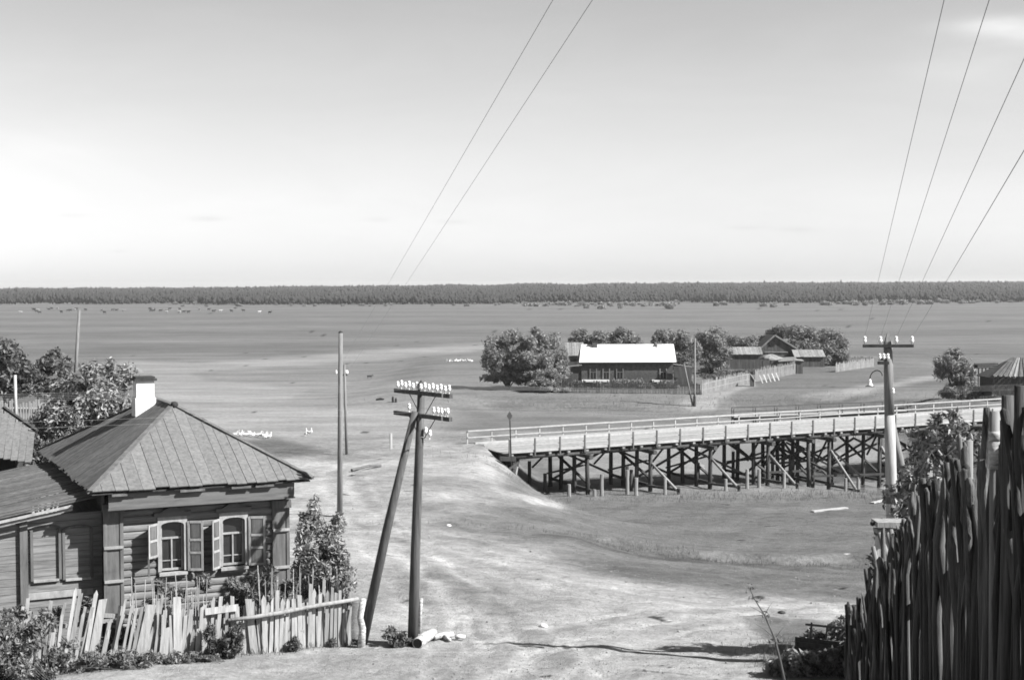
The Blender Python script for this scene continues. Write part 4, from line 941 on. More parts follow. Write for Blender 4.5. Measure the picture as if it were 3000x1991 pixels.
shrub('roadside_weeds', 'pale broad-leaved weeds in front of the low plank pen', 'weeds', gpt(at(2330, 1960, 34).x, 34), [((0, 0, .25), (.45, .4, .3)), ((-.4, .2, .15), (.35, .3, .2)), ((.5, .2, .3), (.4, .3, .3)), ((-.1, -.2, .5), (.2, .2, .35))], 1500, .055, 'weed', 1.7, 41, 8, crown='foliage', trunk=.01)
shrub('roadside_weeds', 'dark leafy weeds growing behind the low plank pen by the fence end', 'weeds', gpt(at(2455, 1850, 38.2).x, 38.2), [((0, 0, .35), (.55, .4, .4)), ((.5, .1, .5), (.5, .4, .5)), ((-.6, .1, .2), (.35, .3, .25))], 1700, .06, 'weed', 1.7, 42, 8, crown='foliage', trunk=.01)
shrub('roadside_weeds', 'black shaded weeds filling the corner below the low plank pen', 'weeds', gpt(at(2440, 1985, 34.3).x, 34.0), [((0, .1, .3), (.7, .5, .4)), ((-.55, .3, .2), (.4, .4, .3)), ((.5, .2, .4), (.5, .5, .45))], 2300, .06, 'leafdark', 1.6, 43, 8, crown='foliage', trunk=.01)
shrub('added_shade_bush', 'added bush behind the far end of the tall fence, shading the corner weeds', 'bush', gpt(9.35, 33.0), [((0, 0, 1.2), (1.0, 1.0, 1.2)), ((.3, .2, 1.9), (.8, .8, .8))], 4500, .10, 'leafdark', 1.4, 45, 6)  # bush added to cast shade over the corner weeds
# low plank pen at the corner
pen = thing('plank_pen', 'low black plank pen with short stakes at the foot of the tall fence', 'pen', gpt(8.0, 35.6))
A_ = gpt(at(2332, 1900, 36.4).x, 36.4); pd = Vector((.87, -.5, 0)); 
for k in range(4):
    mb = MB(); z_ = .06 + k * .12; mb.beam(A_ + pd * -.02 + UP * z_, A_ + pd * 2.6 + UP * (z_ + .03), .04, .115); mb.build('plank', 'dark', pen)
mb = MB(); mb.beam(A_ + Vector((.4, .75, .62)), A_ + Vector((.4, .75, .66)) + pd * 2.2, .05, .05); mb.build('rail', 'trim', pen)
for k in range(5):
    q = A_ + Vector((.42, .78, 0)) + pd * (.1 + k * .42); mb = MB(); mb.cyl(q, q + UP * random.uniform(.62, .72) + pd * .05, .03, .025, 6); mb.build('stake', 'trim', pen)
# unseen bush added behind the fence so that its shadow darkens the corner
shrub('added_shade_bush', 'unseen added bush behind the tall fence and lamp pole, shading the corner', 'bush', gpt(11.0, 33.3), [((0, 0, 1.5), (1.6, 1.5, 1.5)), ((.9, .6, 1.3), (1.5, 1.4, 1.3)), ((-.9, .2, 1.0), (1.1, 1.2, 1.0)), ((-1.2, .9, .9), (.9, .9, .9))], 6500, .12, 'leafdark', 1.4, 44, 6)

# ================================================================== BUSHES BY THE HOUSE
def bush_px(name, label, cat, foot, blobs, n, size, m, seed, asp=1.4, stems=7, shell=.35, trunk=.03):
    f = Vector(foot); return shrub(name, label, cat, f, [((lambda p: (p.x, p.y, p.z))(at(x_, y_, d_) - f), (rx * d_ / F, rx * d_ / F, rz_ * d_ / F)) for x_, y_, d_, rx, rz_ in blobs], n, size, m, asp, seed, stems, shell=shell, trunk=trunk)
bush_px('lilac_bush', 'leafy bush growing at the right corner of the log house', 'bush', gpt(-5.0, 42.5),
        [(905, 1560, 42.5, 45, 80), (955, 1600, 42.3, 50, 75), (1000, 1640, 42, 42, 55), (890, 1680, 42, 60, 70), (970, 1680, 42, 60, 60), (925, 1500, 42.8, 26, 45), (985, 1540, 42.5, 34, 40), (940, 1640, 42.2, 70, 70), (1010, 1690, 42, 40, 45)], 9500, .05, 'leaf', 51, 1.7)
bush_px('apple_tree', 'broad pale-leaved tree crowding up behind the log house roof', 'tree', gpt(-17.5, 52.5),
        [(320, 1110, 52, 55, 55), (260, 1140, 52, 60, 60), (200, 1170, 52, 70, 65), (330, 1190, 52, 70, 70), (240, 1230, 52, 90, 80), (150, 1250, 51.5, 70, 70), (110, 1310, 51, 75, 65), (60, 1340, 50.5, 70, 50), (360, 1130, 52.5, 45, 60), (180, 1330, 50, 80, 60), (290, 1180, 51.5, 80, 70), (345, 1085, 52.3, 40, 40), (210, 1250, 51, 90, 80), (300, 1120, 52, 70, 55), (180, 1150, 52.2, 55, 50)], 24000, .075, 'leaf', 52, 1.3, 9, .3, .06)
bush_px('dark_tree', 'dark tree at the far left edge beyond the garden fence', 'tree', gpt(-42, 118), [(30, 1050, 118, 55, 60), (-40, 1040, 118, 60, 70), (60, 1090, 117, 55, 40), (0, 1100, 117, 60, 40), (30, 1130, 117, 70, 35), (90, 1120, 117, 45, 35)], 7000, .17, 'leafdark', 53, 1.3, 6, .4, .1)
bush_px('dark_tree', 'rounded dark bushy tree left of the thin far-left pole', 'tree', gpt(-37, 119), [(150, 1070, 119, 52, 42), (110, 1090, 118, 45, 40), (190, 1085, 119.5, 40, 35), (150, 1120, 118, 60, 30), (190, 1130, 118, 50, 30), (110, 1140, 118, 50, 25), (150, 1150, 118, 60, 25)], 7000, .16, 'leafdark', 54, 1.3, 6, .4, .1)
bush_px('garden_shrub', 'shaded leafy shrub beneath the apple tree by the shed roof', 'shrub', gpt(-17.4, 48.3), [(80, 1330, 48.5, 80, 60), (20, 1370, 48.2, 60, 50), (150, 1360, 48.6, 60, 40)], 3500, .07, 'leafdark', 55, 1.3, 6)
# neighbour's shed and fence at far left
sh = thing('garden_shed', 'small shed with a pale plank roof at the left edge behind the house', 'shed', gpt(-18.9, 46.8))
for k in range(9):
    p0 = at(-60 + k * 19, 1198 + max(0, k - 3) * 13, 48.6 - k * .05); p1 = at(-85 + k * 21, 1330 + k * 3, 46.4 - k * .05); mb = MB(); mb.beam(p0, p1, .215, .03); mb.build('roof_plank', 'roof', sh)
mb = MB(); mb.beam(at(10, 1193, 48.65), at(108, 1262, 48.2), .14, .08); mb.build('verge_board', 'dark', sh)
mb = MB(); p = at(-20, 1330, 47.4); mb.box(Vector((p.x - .6, p.y + .3, 8.6)), (1.5, 0, 0), (0, .8, 0), (0, 0, 1.75)); mb.build('wall', 'dark', sh)
mb = MB(); p = at(31, 1380, 47); mb.cyl(Vector((p.x, p.y, 6.5)), at(30, 1328, 47), .07, .06, 7); o = mb.build('fence_post', 'dark'); rebase(o, Vector((p.x, p.y, 6.5))); tag(o, 'dark post standing between the shed and the annex roof', 'post')
gf = thing('garden_fence', 'faint grey garden fence below the dark trees at far left', 'fence', gpt(-40, 108))
mb = MB()
for k in range(60):
    q = gpt(-43.5 + k * .19, 110 + .05 * k); mb.beam(q - UP * .1, q + UP * random.uniform(1.2, 1.6) + Vector((random.uniform(-.08, .08), 0, 0)), .12, .03, (0, 1, 0))
o = mb.build('palings', 'picket', gf); o['kind'] = 'stuff'
mb = MB(); mb.beam(gpt(-43.6, 110.1, 1.0), gpt(-32.2, 112.9, 1.0), .06, .1); mb.build('rail', 'picket', gf)
p = gpt(at(46, 1170, 104).x, 104); mb = MB(); mb.cyl(p - UP * .2, Vector((at(44, 1098, 104).x, 104, at(44, 1098, 104).z)), .12, .11, 8); o = mb.build('fence_post', 'picket', None, True); rebase(o, p); tag(o, 'grey round post in front of the far-left garden fence', 'post')
# weeds along the picket fence
bush_px('nettles', 'dark broad-leaved nettles crowding the lower left corner', 'weeds', gpt(-11.2, 34.0), [(30, 1830, 34, 60, 45), (0, 1900, 33.8, 70, 70), (100, 1880, 34, 60, 55), (60, 1950, 33.7, 80, 45), (-50, 1850, 34, 70, 80), (140, 1820, 34.6, 40, 40)], 7000, .05, 'weed', 61, 1.3, 14, .15, .012)
bush_px('nettles', 'leafy weeds along the foot of the leaning pickets', 'weeds', gpt(-9.2, 35.0), [(190, 1920, 34.6, 55, 50), (270, 1940, 34.9, 55, 38), (350, 1935, 35.1, 50, 38), (430, 1935, 35.4, 55, 30), (150, 1960, 34.3, 60, 30), (510, 1930, 35.6, 45, 24)], 5500, .042, 'weed', 62, 1.3, 14, .1, .012)
bush_px('nettles', 'low weeds thinning out at the foot of the wide upright boards', 'weeds', gpt(-7.3, 35.95), [(560, 1925, 35.8, 40, 16), (620, 1920, 36.1, 35, 10)], 900, .035, 'weed', 63, 1.3, 8, .1, .01)
bush_px('fence_bush', 'round dark bush in front of the picket fence below the lower rail', 'bush', gpt(-7.3, 36.35), [(682, 1880, 36.3, 40, 36), (690, 1855, 36.3, 28, 25)], 2600, .04, 'leafdark', 64, 2.2, 8, .3, .012)
bush_px('fence_bush', 'upright tuft of weeds left of the round bush at the fence', 'bush', gpt(-7.9, 36.1), [(617, 1865, 36.1, 22, 35), (620, 1895, 36.1, 16, 20)], 1000, .04, 'leafdark', 65, 2.2, 6, .2, .01)
bush_px('fence_bush', 'small weed at the foot of the right part of the picket fence', 'bush', gpt(-5.7, 37.25), [(860, 1890, 37.2, 22, 16), (866, 1872, 37.2, 10, 12)], 500, .035, 'leafdark', 66, 2.0, 5, .2, .01)
bush_px('fence_bush', 'tiny dark weed near the birch corner post', 'bush', gpt(-4.75, 37.7), [(974, 1880, 37.7, 10, 12)], 200, .03, 'leafdark', 67, 2.0, 4, .2, .01)
bush_px('flower_bed', 'feathery tall plants in the front garden below the right window', 'plants', gpt(-6.8, 38.6), [(760, 1720, 38.6, 42, 42), (720, 1740, 38.5, 40, 40), (790, 1690, 38.9, 22, 36), (680, 1720, 38.4, 25, 30)], 4200, .045, 'weed', 68, 3.0, 10, .2, .012)
bush_px('flower_bed', 'tuft of tall plants in the front garden below the left window', 'plants', gpt(-9.2, 37.1), [(465, 1725, 37.2, 26, 26), (430, 1770, 37, 24, 20), (520, 1745, 37.3, 30, 22), (600, 1700, 37.8, 24, 26)], 2300, .042, 'weed', 69, 2.6, 8, .2, .012)
bush_px('flower_bed', 'leafy plants in the garden behind the right half of the picket fence', 'plants', gpt(-5.2, 38.9), [(850, 1720, 38.7, 30, 30), (900, 1730, 38.9, 30, 26), (960, 1720, 39, 30, 26), (820, 1740, 38.5, 24, 30)], 2600, .045, 'weed', 70, 2.0, 8, .2, .012)
bush_px('flower_bed', 'dark weeds sprouting between the leaning pickets at left', 'plants', gpt(-10.6, 35.7), [(255, 1770, 35.6, 22, 22), (290, 1880, 35.4, 24, 30), (60, 1790, 34.6, 50, 22), (150, 1800, 35, 40, 24)], 1800, .05, 'leafdark', 71, 1.4, 8, .2, .012)
# ================================================================== WOODEN TRESTLE BRIDGE
N0 = Vector((-.24, 101.2, 4.0)); N1 = Vector((49.7, 122.84, 4.70)); BL_ = (N1 - N0).length
bd = (N1 - N0).normalized(); bn = Vector((-bd.y, bd.x, 0)).normalized(); BW = 6.5
def B(s, t, z=0.0): return N0 + bd * s + bn * t + UP * z
br = thing('trestle_bridge', 'long wooden road bridge on timber trestles with pale railings', 'bridge', B(BL_ / 2, BW / 2, -4))
rr = random.Random(9)
nb = 14
for i in range(nb):
    t0 = .12 + i * (BW - .24) / nb; t1 = t0 + (BW - .24) / nb; s = -.3
    while s < BL_:
        ln = rr.uniform(4.5, 7.5); e = min(s + ln, BL_); zz = rr.uniform(0, .02)
        mb = MB(); mb.beam(B(s + .01, (t0 + t1) / 2, -.03 + zz), B(e - .01, (t0 + t1) / 2, -.03 + zz), t1 - t0 - .02, .06); mb.build('deck_plank', 'deck', br); s = e
for i in range(int(BL_ / 1.5) + 1):           # cross bearers under the planking
    s = .2 + i * 1.5; mb = MB(); mb.beam(B(s, -.12, -.13), B(s, BW + .12, -.13), .2, .12); mb.build('bearer', 'palepile', br)
for t in (.25, 2.2, 4.3, BW - .25):
    for s in np.arange(0, BL_ - .1, 7.5):
        mb = MB(); e = min(s + 7.5, BL_); mb.tube([B(s + .02, t, -.34), B(e - .02, t, -.34)], .15, 7); mb.build('stringer', 'pile', br, True)
for t in (.02, BW - .02):
    s = 0
    while s < BL_:
        e = min(s + 6.1, BL_); mb = MB(); mb.beam(B(s, t, .09), B(e - .02, t, .09), .16, .16); mb.build('kerb_beam', 'rail', br); s = e
    near = t < 1
    start = 0.0 if near else -.6
    n = int(BL_ / 2.0) 
    for i in range(n + 1):
        s = start + i * 2.0; wv = .10
        mb = MB(); mb.beam(B(s, t + (-.10 if near else .10), -.25), B(s, t + (-.10 if near else .10), 1.02), wv, .10, bd); mb.build('rail_post', 'trim' if near else 'rail', br)  # near posts take a darker material in place of their shadow side
    for zz, th in ((1.05, .11), (.56, .07)) if not near else ((1.05, .11),):
        for i in range(0, n, 3):
            mb = MB(); e = min(start + (i + 3) * 2.0, start + n * 2.0); mb.beam(B(start + i * 2.0, t + (-.04 if near else .04), zz), B(e - .01, t + (-.04 if near else .04), zz + rr.uniform(-.02, .02)), .12, th); mb.build('handrail', 'rail', br)
    if near:
        for i in range(0, n, 3):
            mb = MB(); e = min((i + 3) * 2.0, n * 2.0); mb.beam(B(i * 2.0, -.02, .55), B(e - .01, -.02, .55 + rr.uniform(-.02, .02)), .05, .05); mb.build('handrail', 'rail', br)
BS = [6.2, 11.5, 16.7, 21.9, 25.6, 27.6, 32.5, 37.6, 42.8, 48.0]
def gB(s, t): q = B(s, t); return Vector((q.x, q.y, float(gz(q.x, q.y))))
for bi, s in enumerate(BS):
    ts = [.0, 2.1, 4.3, 6.4]; topz = -.62
    mb = MB(); mb.tube([B(s, -.75, -.56), B(s, BW + .4, -.56)], .17, 8); mb.build('cap_beam', 'pile', br)
    feet = []
    for t in ts:
        f = gB(s, t); f.z = min(f.z, .6); sl = rr.uniform(-.1, .1); mb = MB(); mb.tube([f - UP * .5 + bd * sl, B(s, t, topz)], [.17, .15], 8); mb.build('pile', 'pile', br, True); feet.append(f)
    zl = max(feet[0].z, -.2) + .55
    z_ = lambda t, zz: Vector((B(s, t).x, B(s, t).y, zz))
    ht = B(s, 0).z - .75
    for (ta, za, tb_, zb) in ((0.0, ht - .45, 6.4, zl + .35), (0.0, zl + .25, 6.4, ht - .05)):
        mb = MB(); sg = -.19 if za > zb else .19; mb.beam(z_(ta, za) + bd * sg, z_(tb_, zb) + bd * sg, .12, .2, bd); mb.build('cross_brace', 'pile', br)
    mb = MB(); mb.beam(z_(-.3, zl - .15) + bd * .2, z_(6.8, zl - .1) + bd * .2, .14, .2); mb.build('sill_beam', 'pile', br)
    # long-way brace from the far pile, raking strut at the near side
    q = gB(s - 1.6, 6.2); mb = MB(); mb.beam(z_(6.4, ht), Vector((q.x, q.y, zl + .9)), .11, .15, bn); mb.build('long_brace', 'pile', br)
    if bi not in (0, 4):
        f = gB(s + 1.0, -2.3) + UP * .25; mb = MB(); mb.tube([z_(-.1, ht - .7) - bn * .1, f], [.10, .11], 7); mb.build('raking_strut', 'palepile', br, True)
        for k_, (ds, dt) in enumerate(((1.05, -2.35), (.1, -2.0))):
            f2 = gB(s + ds, dt); mb = MB(); mb.cyl(f2 - UP * .4, f2 + UP * (.45 if k_ == 0 else .9 + .3 * (bi % 2)), .13, .12, 7); mb.build('stub_pile', 'palepile' if k_ else 'pile', br)
        mb = MB(); mb.beam(gB(s + 1.1, -2.5) + UP * .3, gB(s - .3, .1) + UP * .45, .14, .16); mb.build('foot_beam', 'pile', br)
for (s, t, h, m_) in ((3.2, 3.6, 1.7, 'pile'), (4.2, 3.0, 1.4, 'pile'), (4.6, -.3, .9, 'palepile'), (6.0, -1.6, .5, 'palepile'), (6.9, -1.0, 1.6, 'palepile'), (9.0, -1.0, 1.8, 'palepile'), (9.8, .5, 1.9, 'pile'), (10.3, .8, 1.6, 'pile'), (9.3, -1.8, 1.3, 'palepile'),
                      (19.0, -1.5, 1.5, 'palepile'), (20.0, -1.6, 1.4, 'palepile'), (18.0, 4, 1.6, 'pile'), (24.3, 3, 2.6, 'pile'), (24.6, 1.0, 2.1, 'pile'), (22.5, 6, 2.2, 'pile'), (29.5, -1.2, 1.5, 'palepile')):
    f = gB(s, t); mb = MB(); mb.cyl(f - UP * .5, f + UP * h, .15, .13, 7); mb.build('stub_pile', m_, br)
for (sa, ta, za, sb2, tb2, zb) in ((25.6, 6.4, 3.2, 27.6, 0, 1.2), (25.6, 0, 3.2, 27.6, 6.4, 1.4), (25.6, 3, 3.3, 29.6, 1, .9), (21.9, 6, 1.6, 27.6, 6, 1.9), (21.9, 1, 1.3, 27.6, 1.0, 1.2), (25.6, -.5, 1.0, 32, -1.2, .9), (27.6, 0, 3.1, 29.7, -1.4, .8), (25, 4, 1.5, 31, 4, 1.6)):
    a_ = B(sa, ta); b_ = B(sb2, tb2); mb = MB(); mb.beam(Vector((a_.x, a_.y, za)), Vector((b_.x, b_.y, zb)), .12, .16); mb.build('cross_brace', 'pile', br)
for i_, (sa, sb3) in enumerate(zip(BS[:-1], BS[1:])):      # long diagonals between the trestles
    for tt_, up_ in ((6.3, i_ % 2), (3.2, 1 - i_ % 2)):
        a_ = B(sa, tt_); b_ = B(sb3, tt_); za = 3.3 if up_ else .9; zb = .9 if up_ else 3.3
        mb = MB(); mb.beam(Vector((a_.x, a_.y, za)) + bn * .18, Vector((b_.x, b_.y, zb)) + bn * .18, .10, .17); mb.build('long_brace', 'pile', br)
# timber abutment at the left
for k_ in range(6):
    s = .5 + rr.uniform(-.1, .15) + k_ * .12; f = gB(s + .5, .2 + k_ * .15); mb = MB(); mb.tube([B(s, .1 + k_ * .2, -.4), Vector((B(s - .8, .1).x, B(s - .8, .1).y, 1.6 + .1 * k_))], [.10, .12], 6); mb.build('abutment_post', 'palepile' if k_ % 2 else 'pile', br)
for k_ in range(5):
    mb = MB(); mb.beam(B(.2, -.5, -.3 - k_ * .3), B(.25, BW, -.3 - k_ * .3), .2, .26); mb.build('abutment_log', 'pile', br)
mb = MB(); mb.beam(B(-.9, -.35, -.25), B(.3, -.4, -.35), .35, .3); mb.build('abutment_log', 'dark', br)
mb = MB(); mb.beam(B(-1.4, -.5, -1.7), B(.5, -.5, -.6), .14, .16); mb.build('abutment_brace', 'pile', br)
# plank and stones: small litter by the bridge
mb = MB(); p0 = ground(1030, 1381); p1 = ground(1115, 1369); mb.tube([p0 + UP * .1, p0.lerp(p1, .6) + UP * .22, p1 + UP * .12], .09, 6); o = mb.build('fallen_pole', 'trim'); rebase(o, p0); tag(o, 'grey fallen pole lying on the embankment slope', 'pole')
mb = MB(); p0 = ground(2380, 1500); p1 = ground(2480, 1490); mb.beam(p0 + UP * .06, p1 + UP * .08, .35, .08); o = mb.build('loose_plank', 'rail'); rebase(o, p0); tag(o, 'pale loose plank lying on the grass in front of the bridge', 'plank')
mb = MB(); p0 = ground(2555, 1475); p1 = ground(2600, 1465); mb.beam(p0 + UP * .06, p1 + UP * .08, .3, .08); o = mb.build('loose_plank', 'rail'); rebase(o, p0); tag(o, 'pale plank on the bank just left of the lamp pole', 'plank')

# ================================================================== FOOTBRIDGE BEHIND
fbg = thing('footbridge', 'low old plank footbridge with thin rails beyond the road bridge', 'bridge', gpt(30, 152))
Q0 = at(2150, 1222, 152); Q1 = at(2660, 1203, 151)
fd = (Q1 - Q0).normalized(); fl_ = (Q1 - Q0).length
for k in range(3): mb = MB(); mb.beam(Q0 + Vector((0, k * .6, 0)), Q0 + fd * fl_ * .99 + Vector((0, k * .6, 0)), .55, .07); mb.build('deck_plank', 'picket', fbg)
for k in range(2): mb = MB(); mb.tube([Q0 + Vector((0, .2 + k * 1.2, -.22)), Q0 + fd * fl_ + Vector((0, .2 + k * 1.2, -.22))], .16, 6); mb.build('stringer', 'pile', fbg)
for k in range(9):
    q = Q0 + fd * (k * fl_ / 8); g_ = float(gz(q.x, q.y))
    for yo in (0, 1.4): mb = MB(); mb.cyl(Vector((q.x, q.y + yo, min(g_, q.z) - .3)), q + Vector((0, yo, .95)), .07, .06, 6); mb.build('post', 'trim', fbg)
for yo in (0, 1.4):
    for zz in (.93, .45): mb = MB(); mb.beam(Q0 + Vector((0, yo, zz)), Q0 + fd * fl_ + Vector((0, yo, zz)), .06, .08); mb.build('handrail', 'trim' if yo else 'picket', fbg)
for k in range(3):
    mb = MB(); a_ = at(2260 + 30 * k, 1206 + 6 * k, 156); mb.beam(a_, a_ + fd * 6, .15, .12); mb.build('spare_log', 'picket', fbg)

# ================================================================== FARMSTEAD
def fx(px_, d): return (px_ - 1500) / F * d
hd_ = 205.0; gzf = float(gz(fx(1840, hd_), hd_))
fh = thing('farmhouse', 'long dark wooden farmhouse with a brilliant white tin roof', 'house', (fx(1840, hd_), hd_ + 3, gzf))
x0, x1 = fx(1697, hd_), fx(1982, hd_); ze = at(1840, 1061, hd_).z; zr = at(1840, 1009, hd_ + 3.4).z
wx0, wx1 = x0 + .35, x1 - .45
lev = gzf - .3; k = 0
while lev < ze - .1:
    for yy_, in ((hd_ + .45,), (hd_ + 6.2,)):
        mb = MB(); mb.beam((wx0, yy_, lev + .14), (wx1, yy_, lev + .14), .2, .27); mb.build('log', 'farwood', fh)
    for xx_ in (wx0 + .1, wx1 - .1): mb = MB(); mb.beam((xx_, hd_ + .5, lev + .14), (xx_, hd_ + 6.1, lev + .14), .18, .26); mb.build('log', 'farwood', fh)
    lev += .285
for k in range(10):                           # tin sheets
    a_, b_ = x0 + (x1 - x0) * k / 10, x0 + (x1 - x0) * (k + 1) / 10 - .015
    cut0 = .9 if k == 0 else 0
    mb = MB(); mb.slab([(a_, hd_ - .1, ze), (b_, hd_ - .1, ze), (b_, hd_ + 3.4, zr), (a_ + cut0 * .5, hd_ + 3.4, zr)], .05); mb.build('roof_sheet', 'tin', fh)
    mb = MB(); mb.slab([(a_, hd_ + 6.9, ze), (a_ + cut0 * .5, hd_ + 3.42, zr), (b_, hd_ + 3.42, zr), (b_, hd_ + 6.9, ze)], .05); mb.build('roof_sheet', 'tin', fh)
for xx_ in (wx0, wx1): mb = MB(); mb.slab([(xx_, hd_ + .4, ze), (xx_, hd_ + 6.3, ze), (xx_, hd_ + 3.4, zr - .1)], .06); mb.build('gable', 'farwood', fh)
for c_, (pp, py_, m_) in enumerate(((1742, 1003, 'farwood'), (1932, 1007, 'white'))):
    q = at(pp, py_, hd_ + 3.0); mb = MB(); mb.box(q - UP * .35, (.38, 0, 0), (0, .3, 0), (0, 0, .5)); ch_ = mb.build('chimney', m_, fh)
    mb = MB(); mb.box(q + UP * .18, (.45, 0, 0), (0, .36, 0), (0, 0, .05)); mb.build('chimney_cap', 'dark', ch_)
for pp in (1738, 1776, 1816, 1943):
    q = at(pp, 1094, hd_ + .3); mb = MB(); mb.box(q, (.42, 0, 0), (0, .02, 0), (0, 0, .72)); wn_ = mb.build('window', 'glass', fh)
    fr2 = MB()
    for s in (-.46, .46): fr2.box(q + Vector((s, -.03, 0)), (.07, 0, 0), (0, .03, 0), (0, 0, .75))
    fr2.box(q + Vector((0, -.035, .22)), (.4, 0, 0), (0, .02, 0), (0, 0, .035)); fr2.box(q + Vector((0, -.035, -.25)), (.03, 0, 0), (0, .02, 0), (0, 0, .42)); fr2.build('frame', 'farpale', wn_)
for a_, b_ in ((1705, 1785), (1910, 1975)):
    q0 = at(a_, 1115, hd_ + .05); q1 = at(b_, 1115, hd_ + .05); mb = MB(); mb.beam(q0, q1, .5, .30); mb.build('plinth', 'white', fh)
q0 = at(1655, 1073, hd_ - .5); q1 = at(1705, 1069, hd_ - .5); mb = MB(); mb.beam(q0, q1, .8, .06); mb.build('porch_roof', 'farpale', fh)
mb = MB(); mb.box(at(1680, 1100, hd_ + .6), (1.1, 0, 0), (0, .1, 0), (0, 0, 1.3)); mb.build('porch_wall', 'farwood', fh)
q0 = at(1972, 1066, hd_ - .6); q1 = at(2026, 1074, hd_ - .6); mb = MB(); mb.beam(q0, q1, .9, .08); mb.build('porch_roof', 'farpale', fh)
mb = MB(); mb.box(at(2000, 1110, hd_ + .6), (1.3, 0, 0), (0, .1, 0), (0, 0, 1.8)); mb.build('porch_wall', 'farwood', fh)
def gable(name, label, cat, pa, pb, d, dep, y_e, y_r, wallm='farwood', roofm='farpale', ridge_x=True, nb=8):
    """small outbuilding: ridge along x, front eave at pixel row y_e, ridge at y_r"""
    xa, xb = fx(pa, d), fx(pb, d); ze_ = at(pa, y_e, d).z; zr_ = at(pa, y_r, d + dep / 2).z; g_ = float(gz((xa + xb) / 2, d))
    o = thing(name, label, cat, ((xa + xb) / 2, d + dep / 2, g_))
    n = max(4, int((xb - xa) / .35))
    for i in range(n):
        u0 = xa + .15 + (xb - xa - .3) * i / n; u1 = xa + .15 + (xb - xa - .3) * (i + 1) / n - .02
        for yy_ in (d + .2, d + dep - .2): mb = MB(); mb.beam(((u0 + u1) / 2, yy_ + random.uniform(-.02, .02), g_ - .3), ((u0 + u1) / 2, yy_, ze_ - .02), u1 - u0, .05, (0, 1, 0)); mb.build('wall_board', wallm, o)
    for xx_ in (xa + .15, xb - .15):
        mb = MB(); mb.slab([(xx_, d + .2, g_ - .3), (xx_, d + dep - .2, g_ - .3), (xx_, d + dep - .2, ze_ - .02), (xx_, d + dep / 2, zr_ - .05), (xx_, d + .2, ze_ - .02)], .05); mb.build('end_wall', wallm, o)
    for i in range(nb):
        u0 = xa + (xb - xa) * i / nb; u1 = xa + (xb - xa) * (i + 1) / nb - .02; j_ = random.uniform(0, .05)
        mb = MB(); mb.slab([(u0, d - .15, ze_ + j_), (u1, d - .15, ze_ + j_), (u1, d + dep / 2, zr_ + j_), (u0, d + dep / 2, zr_ + j_)], .05); mb.build('roof_board', roofm, o)
        mb = MB(); mb.slab([(u0, d + dep / 2 + .01, zr_ + j_), (u1, d + dep / 2 + .01, zr_ + j_), (u1, d + dep + .15, ze_), (u0, d + dep + .15, ze_)], .05); mb.build('roof_board', roofm, o)
    return o
gable('barn', 'small barn with a pale striped board roof left of the white-roofed farmhouse', 'barn', 1655, 1712, 213, 4.5, 1043, 1004)
gable('shed', 'dark shed with a pale shingled roof left of the gabled barn', 'shed', 2122, 2236, 247, 4.5, 1039, 1017, nb=16)
# gabled barn facing the viewer
gd = 256.0; gx0, gx1 = fx(2228, gd), fx(2334, gd); gxm = fx(2270, gd); gz0 = float(gz(gxm, gd)); gze = at(2234, 1022, gd).z; gzr = at(2271, 983, gd).z
bn_ = thing('gabled_barn', 'dark barn with a tall plank gable among the trees', 'barn', (gxm, gd + 3, gz0))
n = 22
for i in range(n):
    u0 = gx0 + (gx1 - gx0) * i / n; u1 = gx0 + (gx1 - gx0) * (i + 1) / n - .015; um = (u0 + u1) / 2
    zt = gze + (gzr - gze) * (1 - abs(um - gxm) / ((gx1 - gxm) if um > gxm else (gxm - gx0)))
    mb = MB(); mb.beam((um, gd + random.uniform(-.03, .03), gz0 - .3), (um, gd, zt), u1 - u0, .05, (0, 1, 0)); mb.build('gable_board', 'farwood', bn_)
for sgn, xe_ in ((-1, gx0 - .25), (1, gx1 + .25)):
    mb = MB(); p_ = [(gxm, gd - .3, gzr + .12), (xe_, gd - .3, gze - .05), (xe_, gd + 7, gze - .05), (gxm, gd + 7, gzr + .12)]; mb.slab(p_ if sgn < 0 else p_[::-1], .1); mb.build('roof', 'farpale', bn_)
    mb = MB(); mb.beam((gxm, gd - .34, gzr + .1), (xe_, gd - .34, gze - .06), .06, .28); mb.build('barge_board', 'farpale', bn_)
for xx_ in (gx0, gx1): mb = MB(); mb.box((xx_, gd + 3.4, (gz0 + gze) / 2 - .1), (.05, 0, 0), (0, 3.4, 0), (0, 0, (gze - gz0) / 2)); mb.build('side_wall', 'farwood', bn_)
mb = MB(); q = at(2262, 1005, gd - .1); mb.box(q, (.5, 0, 0), (0, .03, 0), (0, 0, .45)); mb.build('hatch', 'black', bn_)
mb = MB(); mb.beam(at(2240, 1031, gd - .1), at(2308, 1031, gd - .1), .1, .18); mb.build('tie_beam', 'farpale', bn_)
o = gable('shed', 'lean-to shed with a sagging roof right of the gabled barn', 'shed', 2328, 2420, 253, 5.0, 1046, 1025, nb=10)
